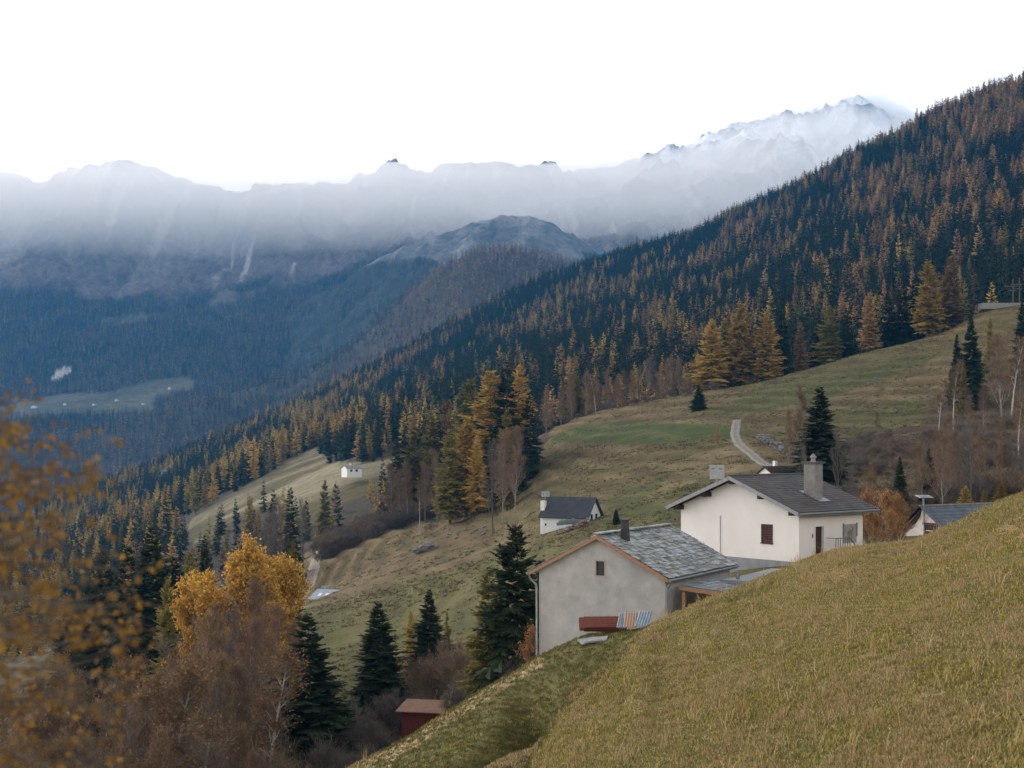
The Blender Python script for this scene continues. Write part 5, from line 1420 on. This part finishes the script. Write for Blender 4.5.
# ---- red shed in the gully
g = at(402, 733, 112)
sd = empty("red_shed", g, math.radians(-12)); tag(sd, "little weathered red board shed with rusty brown roof in the gully", "shed")
bd = MB()
for i in range(17):
    x = i * .18; bd.box(x, x + .165, -.012 - .008 * (i % 2), .05, -1.2, 1.68)
MB().box(.02, 3.05, .052, 2.4, -1.2, 1.66).build("wall", [M_BLACK], sd)
bd.build("front_boards", [M_REDWOOD], sd)
MB().box(1.75, 2.85, -.05, -.024, .0, .65).build("hatch", [mat("pale_grey_board", (.34, .35, .36), rough=.8)], sd)
yprism(MB(), [(-.55, 1.72), (2.7, 2.12), (2.7, 2.2), (-.55, 1.80)], -.4, 3.5).build("roof", [mat("rust_leaf_roof", (.22, .115, .07), (.13, .08, .055), scale=2, rough=.95, bump=.5)], sd)
MB().box(1.4, 1.46, -.06, -.022, -.6, 1.6).build("batten", [M_REDWOOD], sd)
# ------------------------------------------------------------------ tracks, stones, fences, poles
def track(name, pts, width, label=None, lift=.05):
    """gravel track laid on the land, two wheel ruts with a grassy crown; pts are (px, Y)"""
    P_ = [Vector(((px - 512) / F * Y, Y, 0)) for px, Y in pts]
    q = []
    for i in range(len(P_) - 1):
        a = P_[max(i - 1, 0)]; b = P_[i]; c = P_[i + 1]; d = P_[min(i + 2, len(P_) - 1)]
        for k in range(10):
            t = k / 10
            q.append(.5 * ((2 * b) + (c - a) * t + (2 * a - 5 * b + 4 * c - d) * t * t + (3 * b - 3 * c + d - a) * t ** 3))
    q.append(P_[-1])
    V = []; Fc = []; mi = []; offs = [-.5, -.42, -.16, .16, .42, .5]
    for i, p in enumerate(q):
        d = (q[min(i + 1, len(q) - 1)] - q[max(i - 1, 0)]).normalized(); n = Vector((d.y, -d.x, 0))
        for o_ in offs:
            w_ = p + n * (o_ * width * (1 + .08 * math.sin(i * 1.7)))
            V.append((w_.x, w_.y, S1.g(w_.x, w_.y) + lift + (0 if abs(o_) < .45 else -.12)))
    for i in range(len(q) - 1):
        for k in range(5):
            a = i * 6 + k; Fc.append((a, a + 6, a + 7, a + 1)); mi.append(1 if k == 2 else 0)
    me = mesh_np(name, V, Fc, 4, [M_GRAVEL, mat("track_grass_crown", (.12, .105, .05), (.20, .18, .14), scale=.8, rough=.95)], mi, smooth=True)
    o = link(name, me); tag(o, kind="structure"); return o
track("road", [(737, 345), (735, 322), (740, 300), (752, 280), (765, 262), (782, 248), (800, 236), (815, 225)], 2.3)
track("gravel_track", [(332, 470), (325, 440), (319, 412), (315, 388), (313, 364), (308, 346), (300, 333), (288, 324)], 3.4)
track("farm_track", [(692, 178), (684, 170), (680, 160), (683, 150), (690, 140)], 2.2)

rn = random.Random(21)
def stones(name, spots, label, cat, m=M_STONE):
    mb = MB()
    for x, y, r_, dz in spots: rock(mb, (x, y, S1.g(x, y) + dz), r_, rn)
    return tag(mb.build(name, [m]), label, cat)
sp = []
for i in range(170):
    t = rn.random(); px = 748 + 38 * t; Y = 305 - 42 * t + rn.uniform(0, 9)
    sp.append(((px - 512) / F * Y + rn.uniform(1.5, 3), Y, rn.uniform(.25, .75), rn.uniform(-.1, .9)))
stones("dry_stone_wall", sp, "tumbled grey dry stone wall along the outer side of the bending road", "stone wall")
mb = MB(); x, y = (427 - 512) / F * 297, 297
rock(mb, (x, y, S1.g(x, y) + .5), 2.1, rn, flat=.8); rock(mb, (x - 1.8, y - .4, S1.g(x, y)), 1.2, rn)
tag(mb.build("boulder", [M_STONE]), "big grey boulder alone on the brown meadow below the slim birch", "boulder")
for i in range(26):
    t = rn.random(); px = 445 + 60 * t + rn.uniform(-6, 6); Y = 300 + 16 * rn.random() - 10 * t
    x = (px - 512) / F * Y; m_ = MB(); rock(m_, (0, 0, 0), rn.uniform(.2, .55), rn); o = m_.build("field_stone", [M_STONE]); o.location = (x, Y, S1.g(x, Y) + .1)
    tag(o, "small grey stone lying along the bank above the green knoll", "stone", "stones along the bank above the knoll")
for i in range(34):
    px = rn.uniform(820, 930); t = (px - 820) / 110; Y = rn.uniform(335, 395)
    x = (px - 512) / F * Y; m_ = MB(); rock(m_, (0, 0, 0), rn.uniform(.25, .7), rn); o = m_.build("rock", [M_STONE]); o.location = (x, Y, S1.g(x, Y) + .1)
    tag(o, "grey rock on the broken slope below the golden and orange larch pair", "rock", "rocks on the broken upper slope")
for i in range(18):
    px = rn.uniform(462, 528); Y = 82 + rn.random() * 9
    x = (px - 512) / F * Y; m_ = MB(); rock(m_, (0, 0, 0), rn.uniform(.2, .5), rn); o = m_.build("rubble_stone", [M_STONE]); o.location = (x, Y, S1.g(x, Y) + .15)
    tag(o, "grey rubble stone at the foot of the dark spruce beside the barn", "stone", "rubble stones beside the barn")
for j, (px, Y) in enumerate([(468, 52), (462, 50.5)]):
    x = (px - 512) / F * Y; m_ = MB(); rock(m_, (0, 0, 0), .22, rn); o = m_.build("field_stone", [M_STONE]); o.location = (x, Y, S1.g(x, Y) + .05)
    tag(o, ("pale stone sticking out of the near grass bank, the upper one", "pale stone sticking out of the near grass bank, the lower one")[j], "stone")
# fence by the house
fe = empty("field_fence", base(676, 168)); tag(fe, "short wooden post fence left of the white house eave", "fence")
prev = None
for i in range(6):
    px = 672 + i * 3; Y = 176 - i * 7; b = base(px, Y) - fe.location
    m_ = MB(); m_.tube([b + Vector((0, 0, -.3)), b + Vector((0, 0, 1.25))], .07, 6); m_.build("post", [M_CONC], fe)
    if prev is not None:
        m_ = MB(); m_.tube([prev + Vector((0, 0, .9)), b + Vector((0, 0, .9))], .035, 5); m_.build("rail", [M_CONC], fe)
    prev = b
# concrete ledge and power poles at the top right
b = at(1004, 304.5, 425)
m_ = MB().box(-7, 9, -1.5, 2.5, -1.5, .35); o = m_.build("concrete_ledge", [M_CONC], bevel=.05); o.location = b; tag(o, "pale concrete ledge on the crest below the power poles", "retaining wall")
for px, lb, h_ in [(1013, "left of two grey power poles above the concrete ledge", 7.5), (1019.5, "right of two grey power poles above the concrete ledge", 8)]:
    o = empty("power_pole", at(px, 304, 428)); tag(o, lb, "power pole")
    m_ = MB(); m_.tube([(0, 0, -1), (0, 0, h_)], [.2, .14], 8); m_.build("mast", [M_GREYBARK], o)
    m_ = MB(); m_.box(-2.6, 1.2, -.08, .08, h_ - 2.2, h_ - 2.0); m_.box(-1.6, 1.0, -.08, .08, h_ - 3.5, h_ - 3.32); m_.build("crossarm", [M_GREYBARK], o)

# ---- roofing sheets stacked on the ledge in front of the barn gable
Mb = barn.matrix_basis.copy()
bpy.context.view_layer.update()
Mb = barn.matrix_world.copy()
def corr(w_, l_, amp=.035, waves=9, th=.012):
    mb = MB(); n = waves * 6
    top = [(-w_ / 2 + w_ * i / n, amp * math.sin(2 * math.pi * waves * i / n)) for i in range(n + 1)]
    poly = [(x, z - th) for x, z in top] + [(x, z) for x, z in reversed(top)]
    vs = [(x, 0, z) for x, z in poly] + [(x, l_, z) for x, z in poly]; N_ = len(poly)
    fs = [(k, (k + 1) % N_, (k + 1) % N_ + N_, k + N_) for k in range(N_)]
    for i in range(n): fs.append((i, i + 1, N_ - 2 - i, N_ - 1 - i)); fs.append((N_ + i + 1, N_ + i, 2 * N_ - 1 - i, 2 * N_ - 2 - i))
    return mb.add(vs, fs)
def sheet_across(px, py, Y, w_, l_, rx, rz, m, label, dz=0):
    """sheet whose corrugation runs sideways"""
    o = corr(l_, w_, .05, 5).build("roofing_sheet", [m]); c = at(px, py, Y); c.z += dz
    o.matrix_world = Matrix.Translation(c) @ Matrix.Rotation(rz, 4, 'Z') @ Matrix.Rotation(rx, 4, 'X') @ Matrix.Rotation(math.radians(-90), 4, 'Z') @ Matrix.Translation((-l_ / 2, -w_ / 2, 0))
    tag(o, label, "roofing sheet"); return o
def sheet_at(px, py, Y, w_, l_, rx, rz, m, label, dz=0, amp=.035, waves=9):
    o = corr(w_, l_, amp, waves).build("roofing_sheet", [m]); c = at(px, py, Y); c.z += dz
    o.location = c; o.rotation_euler = (rx, 0, rz); tag(o, label, "roofing sheet"); return o
for i in range(5):
    sheet_across(603 + (-1) ** i * 2.5, 631, 67.6 + .03 * i, 2.05 - .06 * i, 1.25, math.radians(16), math.radians(-2 + 1.5 * i), M_RUST, ["lowest rust red corrugated sheet of the stack leaning before the barn", "second lowest rust red corrugated sheet of the stack", "middle rust red corrugated sheet of the stack", "second highest rust red corrugated sheet of the stack", "top rust red corrugated sheet of the stack before the barn"][i], dz=.045 * i)
sheet_at(641.5, 633, 65.2, .62, 1.55, math.radians(20), math.radians(-14), M_BLUESHEET, "blue grey corrugated sheet at the right end of the sheet stack", dz=.30, amp=.03, waves=5)
sheet_at(630, 633, 65.5, .62, 1.5, math.radians(20), math.radians(-8), M_ORSHEET, "orange rusted corrugated sheet between the blue grey ones", dz=.27, amp=.03, waves=5)
sheet_at(621, 633, 65.8, .4, 1.5, math.radians(20), math.radians(-10), M_BLUESHEET, "narrow blue grey corrugated sheet left of the orange rusted one", dz=.25, amp=.03, waves=4)
for px, Y, w_, rz_, lb in [(588, 66.5, .8, .3, "grey stone slab lying in the grass left of the rust red sheets"), (598, 66.2, .9, -.2, "grey stone slab lying under the rust red sheets")]:
    m_ = MB().box(-w_ / 2, w_ / 2, -.35, .35, 0, .09); o = m_.build("stone_slab", [M_STONEROOF], bevel=.015); b_ = base(px, Y); o.location = b_ + Vector((0, 0, .05)); o.rotation_euler = (.15, -.1, rz_); tag(o, lb, "stone slab")

# ---- yellow birch whose branches reach in from the left
rb_ = random.Random(31)
M_NEARLEAF = mat("yellow_autumn_leaf", (.26, .150, .025), (.17, .085, .018), scale=6, rough=.6, island=.45, transl=.3)
def near_tree():
    root = Vector((-3.4, 7.4, S1.g(-3.4, 7.4) - .3))
    o = empty("yellow_birch", root); tag(o, "near yellow leaved birch whose branches reach in from the left edge", "birch")
    tr = MB(); top = Vector((-3.6, 7.2, 1.2)) - root
    pts = [Vector((0, 0, 0)), top * .35 + Vector((.1, .1, 0)), top * .7 + Vector((-.1, 0, 0)), top]
    tr.tube(pts, [.16, .12, .08, .03], 8); tr.build("trunk", [M_BIRCH], o)
    br = MB(); V = []; Fc = []
    def leaf(p):
        d = Vector((rb_.gauss(0, 1), rb_.gauss(0, .6), rb_.gauss(-.4, .6))).normalized(); s = d.cross(Vector((rb_.gauss(0, 1), rb_.gauss(0, 1), rb_.gauss(0, 1)))).normalized()
        L = rb_.uniform(.028, .048); b = len(V)
        nrm = d.cross(s) * (L * .12)
        V.extend([tuple(p), tuple(p + d * L * .35 + s * L * .36 + nrm), tuple(p + d * L * .75 + s * L * .22), tuple(p + d * L), tuple(p + d * L * .75 - s * L * .22), tuple(p + d * L * .35 - s * L * .36 + nrm)])
        Fc.append((b, b + 1, b + 2, b + 3)); Fc.append((b, b + 3, b + 4, b + 5))
    # branch aims: (px, py) ends and distance; density of leaves follows the branches
    aims = []
    for i in range(64):
        py = rb_.uniform(395, 790)
        reach = np.interp(py, [395, 430, 500, 560, 640, 700, 790], [40, 95, 135, 150, 150, 160, 170])
        px = reach * rb_.uniform(.25, 1.0) - 10; aims.append((px, py, rb_.uniform(5.0, 8.5)))
    for px, py, Y in aims:
        end = at(px, py, Y) - root
        t = rb_.uniform(.15, .95); b0 = pts[0].lerp(top, t) if t > .3 else top * .3
        b0 = top * max(.1, min(.98, (end.z - rb_.uniform(.2, .9)) / top.z))
        mid = b0.lerp(end, .5) + Vector((0, 0, .22))
        bp = [b0 * (1 - u) ** 2 + mid * 2 * u * (1 - u) + end * u * u for u in (0, .2, .4, .6, .8, 1)]
        br.tube(bp, [.014, .011, .008, .006, .004, .002], 4)
        for k in range(18):
            u = rb_.uniform(.30, 1.0); i = min(int(u * 5), 4); p = bp[i].lerp(bp[i + 1], u * 5 - i)
            d = Vector((rb_.gauss(.5, .6), rb_.gauss(0, .7), rb_.gauss(-.25, .5))).normalized(); l = rb_.uniform(.10, .32)
            br.tube([p, p + d * l], [.0025, .0012], 3)
            for q in range(rb_.randint(2, 4)): leaf(p + d * l * rb_.uniform(.2, 1.05))
    br.build("branches", [M_BARK], o)
    ng_ = 4; f4 = Fc
    me = mesh_np("leaves", V, f4, 4, [M_NEARLEAF]); link("leaves", me, o)
near_tree()

# ---- grass of the near bank: tufts of real blades
def tuft(name, seed, nb, h, spread, cols):
    rnd = random.Random(seed); V = []; Fc = []; mi = []
    for i in range(nb):
        a = rnd.uniform(0, 6.28); r_ = spread * math.sqrt(rnd.random()); x, y = r_ * math.cos(a), r_ * math.sin(a)
        H = h * rnd.uniform(.5, 1.15); az = rnd.uniform(0, 6.28); ln = H * rnd.uniform(.2, .9); w_ = .008 * rnd.uniform(.7, 1.6)
        dx, dy = math.cos(az), math.sin(az); sx, sy = -dy * w_, dx * w_; b = len(V)
        V += [(x - sx, y - sy, -.03), (x + sx, y + sy, -.03), (x + dx * ln * .35 + sx, y + dy * ln * .35 + sy, H * .6), (x + dx * ln * .35 - sx, y + dy * ln * .35 - sy, H * .6),
              (x + dx * ln, y + dy * ln, H), (x + dx * ln + sx * .2, y + dy * ln + sy * .2, H * .99)]
        Fc += [(b, b + 1, b + 2, b + 3), (b + 3, b + 2, b + 5, b + 4)]; mi += [rnd.randrange(len(cols))] * 2
    return mesh_np(name, V, Fc, 4, cols, mi)
G1 = mat("grass_straw", (.50, .40, .215), (.38, .31, .16), scale=.4, rough=.9, island=.4, spec=.1, transl=.2)
G2 = mat("grass_yellow_green", (.46, .365, .115), (.34, .285, .09), scale=.4, rough=.9, island=.4, spec=.1, transl=.2)
G3 = mat("grass_green", (.20, .19, .06), (.15, .15, .048), scale=.4, rough=.9, island=.4, spec=.1, transl=.2)
G4 = mat("grass_rust", (.33, .21, .11), (.25, .16, .08), scale=.4, rough=.9, island=.4, spec=.1, transl=.2)
G5 = mat("grass_dark_green", (.150, .145, .045), (.11, .112, .036), scale=.4, rough=.9, island=.4, spec=.1, transl=.2)
def grass(name, label, protos, n, wfun, smin, smax, seed, y0=16, y1=76):
    rg = np.random.default_rng(seed)
    n = int(n * 1.75); px, X, Y, Z, PY = scatter(S1, n, y0, y1, 250, 1620, rg, pw=0)
    # more area far away: keep even density per square metre in part, thinner far off where it cannot be told apart
    w_ = wfun(X, Y, PY, px); k = (rg.random(n) < w_) & (PY < 900)
    top4 = np.interp(px, S1.px, S1.Y[np.argmin(np.abs(S1.t - 5.35))])
    k &= Y < top4
    X, Y, Z = X[k], Y[k], Z[k]
    return forest(name, label, protos, X, Y, Z - .02, rg.uniform(smin, smax, len(X)), rg)
LEDGE = [(350, 770), (540, 655), (592, 628), (655, 622), (615, 668), (569, 709), (533, 765), (500, 900), (300, 900)]
ledge_w = lambda p, P: inpoly(p, P, LEDGE).astype(float)
crease_w = lambda X, Y: .8 * np.exp(-(dist_line(X, Y, _c3)[0] / 1.0) ** 2)
pat = lambda X, Y: fbm(X / 1.1, Y / 2.0, 3, 401)
pat2 = lambda X, Y: fbm(X / 1.7, Y / 3.4, 3, 402)
grass("grass", "short yellowed grass covering the near bank", [tuft("tuft", s, 26, .065, .24, [G2, G1, G3]) for s in (1, 2, 3)], 125000, lambda X, Y, P, p: .9 * (1 - ledge_w(p, P)), .5, 1.0, 1)
grass("straw_grass", "dry straw coloured tufts on the near bank", [tuft("tuft", s, 30, .15, .18, [G1, G1, G4]) for s in (4, 5)], 60000, lambda X, Y, P, p: np.clip(-.1 + 2.4 * pat2(X, Y), 0, .8) * (1 - .8 * ledge_w(p, P)) + crease_w(X, Y), .5, 1.0, 2)
grass("leafy_weeds", "yellow green leafy weeds in patches on the near bank", [tuft("tuft", s, 34, .13, .2, [G2, G2, G3]) for s in (6, 7)], 50000, lambda X, Y, P, p: np.clip(-.1 + 2.6 * pat(X, Y), 0, .8) * (1 - .6 * ledge_w(p, P)), .5, 1.05, 3)
grass("rust_grass", "rusty brown dead stems on the near bank", [tuft("tuft", s, 22, .14, .2, [G4, G1]) for s in (8,)], 30000, lambda X, Y, P, p: np.clip(-.02 - 1.0 * pat(X, Y), 0, .7), .5, 1.0, 4)
grass("ledge_grass", "greener short grass on the ledge below the barn", [tuft("tuft", s, 26, .08, .22, [G5]) for s in (11, 12)], 70000, lambda X, Y, P, p: .9 * ledge_w(p, P), .6, 1.2, 6)
grass("dead_stalks", "tall dry flower stalks standing singly on the near bank", [tuft("stalks", s, 7, .55, .12, [G1, G4]) for s in (21, 22, 23)], 9000, lambda X, Y, P, p: .16 * (1 - ledge_w(p, P)), .5, 1.15, 7)
TRACKS = [[((a - 512) / F * b, b) for a, b in t] for t in ([(737, 345), (735, 322), (740, 300), (752, 280), (765, 262), (782, 248), (800, 236), (815, 225)], [(332, 470), (325, 440), (319, 412), (315, 388), (313, 364), (308, 346), (300, 333), (288, 324)], [(692, 178), (684, 170), (680, 160), (683, 150), (690, 140)])]
def meadow_rough(name, label, cols, n, wf, seed):
    rg = np.random.default_rng(seed)
    px, X, Y, Z, PY = scatter(S1, n, 105, 445, 190, 1060, rg, pw=1)
    k = rg.random(n) < wf(X, Y, px, PY)
    if 'green' not in name: k &= ~(inpoly(px, PY, [(540, 434), (600, 419), (680, 422), (724, 427), (724, 437), (640, 446), (550, 445)]) | (inpoly(px, PY, [(740, 395), (800, 380), (860, 365), (930, 350), (900, 372), (820, 405), (750, 415), (700, 412)]) & (rg.random(n) < .7)))
    for L_ in TRACKS: k &= dist_line(X, Y, L_)[0] > 2.0
    P_ = [mesh_np("tussock", *bigtuft(s, 16), 4, cols) for s in (1, 2)]
    return forest(name, label, P_, X[k], Y[k], Z[k] - .03, rg.uniform(.5, 1.3, int(k.sum())), rg)
def bigtuft(seed, nb):
    rnd = random.Random(seed); V = []; Fc = []
    for i in range(nb):
        a = rnd.uniform(0, 6.28); r_ = .45 * math.sqrt(rnd.random()); x, y = r_ * math.cos(a), r_ * math.sin(a); H = rnd.uniform(.10, .28); az = rnd.uniform(0, 6.28)
        dx, dy = math.cos(az) * H, math.sin(az) * H; sx, sy = -math.sin(az) * .05, math.cos(az) * .05; b = len(V)
        V += [(x - sx, y - sy, 0), (x + sx, y + sy, 0), (x + dx + sx * .3, y + dy + sy * .3, H), (x + dx - sx * .3, y + dy - sy * .3, H)]; Fc.append((b, b + 1, b + 2, b + 3))
    return V, Fc
MG1 = mat("meadow_straw", (.20, .155, .080), (.145, .11, .058), scale=.3, rough=.95, island=.4, spec=.05)
MG2 = mat("meadow_russet", (.135, .100, .055), (.100, .078, .042), scale=.3, rough=.95, island=.4, spec=.05)
MG3 = mat("meadow_green", (.150, .145, .055), (.115, .115, .044), scale=.3, rough=.95, island=.4, spec=.05)
wn = lambda X, Y, a, b, s: fbm(X / a, Y / b, 4, s)
meadow_rough("straw_tussocks", "dry straw coloured tussocks across the middle meadows", [MG1], 50000, lambda X, Y, p, P: np.clip(.10 + 1.4 * wn(X, Y, 14, 7, 501), 0, .8), 11)
meadow_rough("russet_tussocks", "russet brown tussocks on the banks of the middle meadows", [MG2], 34000, lambda X, Y, p, P: (.35 + .65 * (p > 520)) * np.clip(.06 + 1.5 * wn(X, Y, 20, 8, 502) + .4 * (p > 840), 0, .9), 12)
meadow_rough("green_tussocks", "green tussocks in the damp parts of the middle meadows", [MG3], 50000, lambda X, Y, p, P: np.clip(.05 + 1.4 * wn(X, Y, 16, 8, 503), 0, .8), 13)
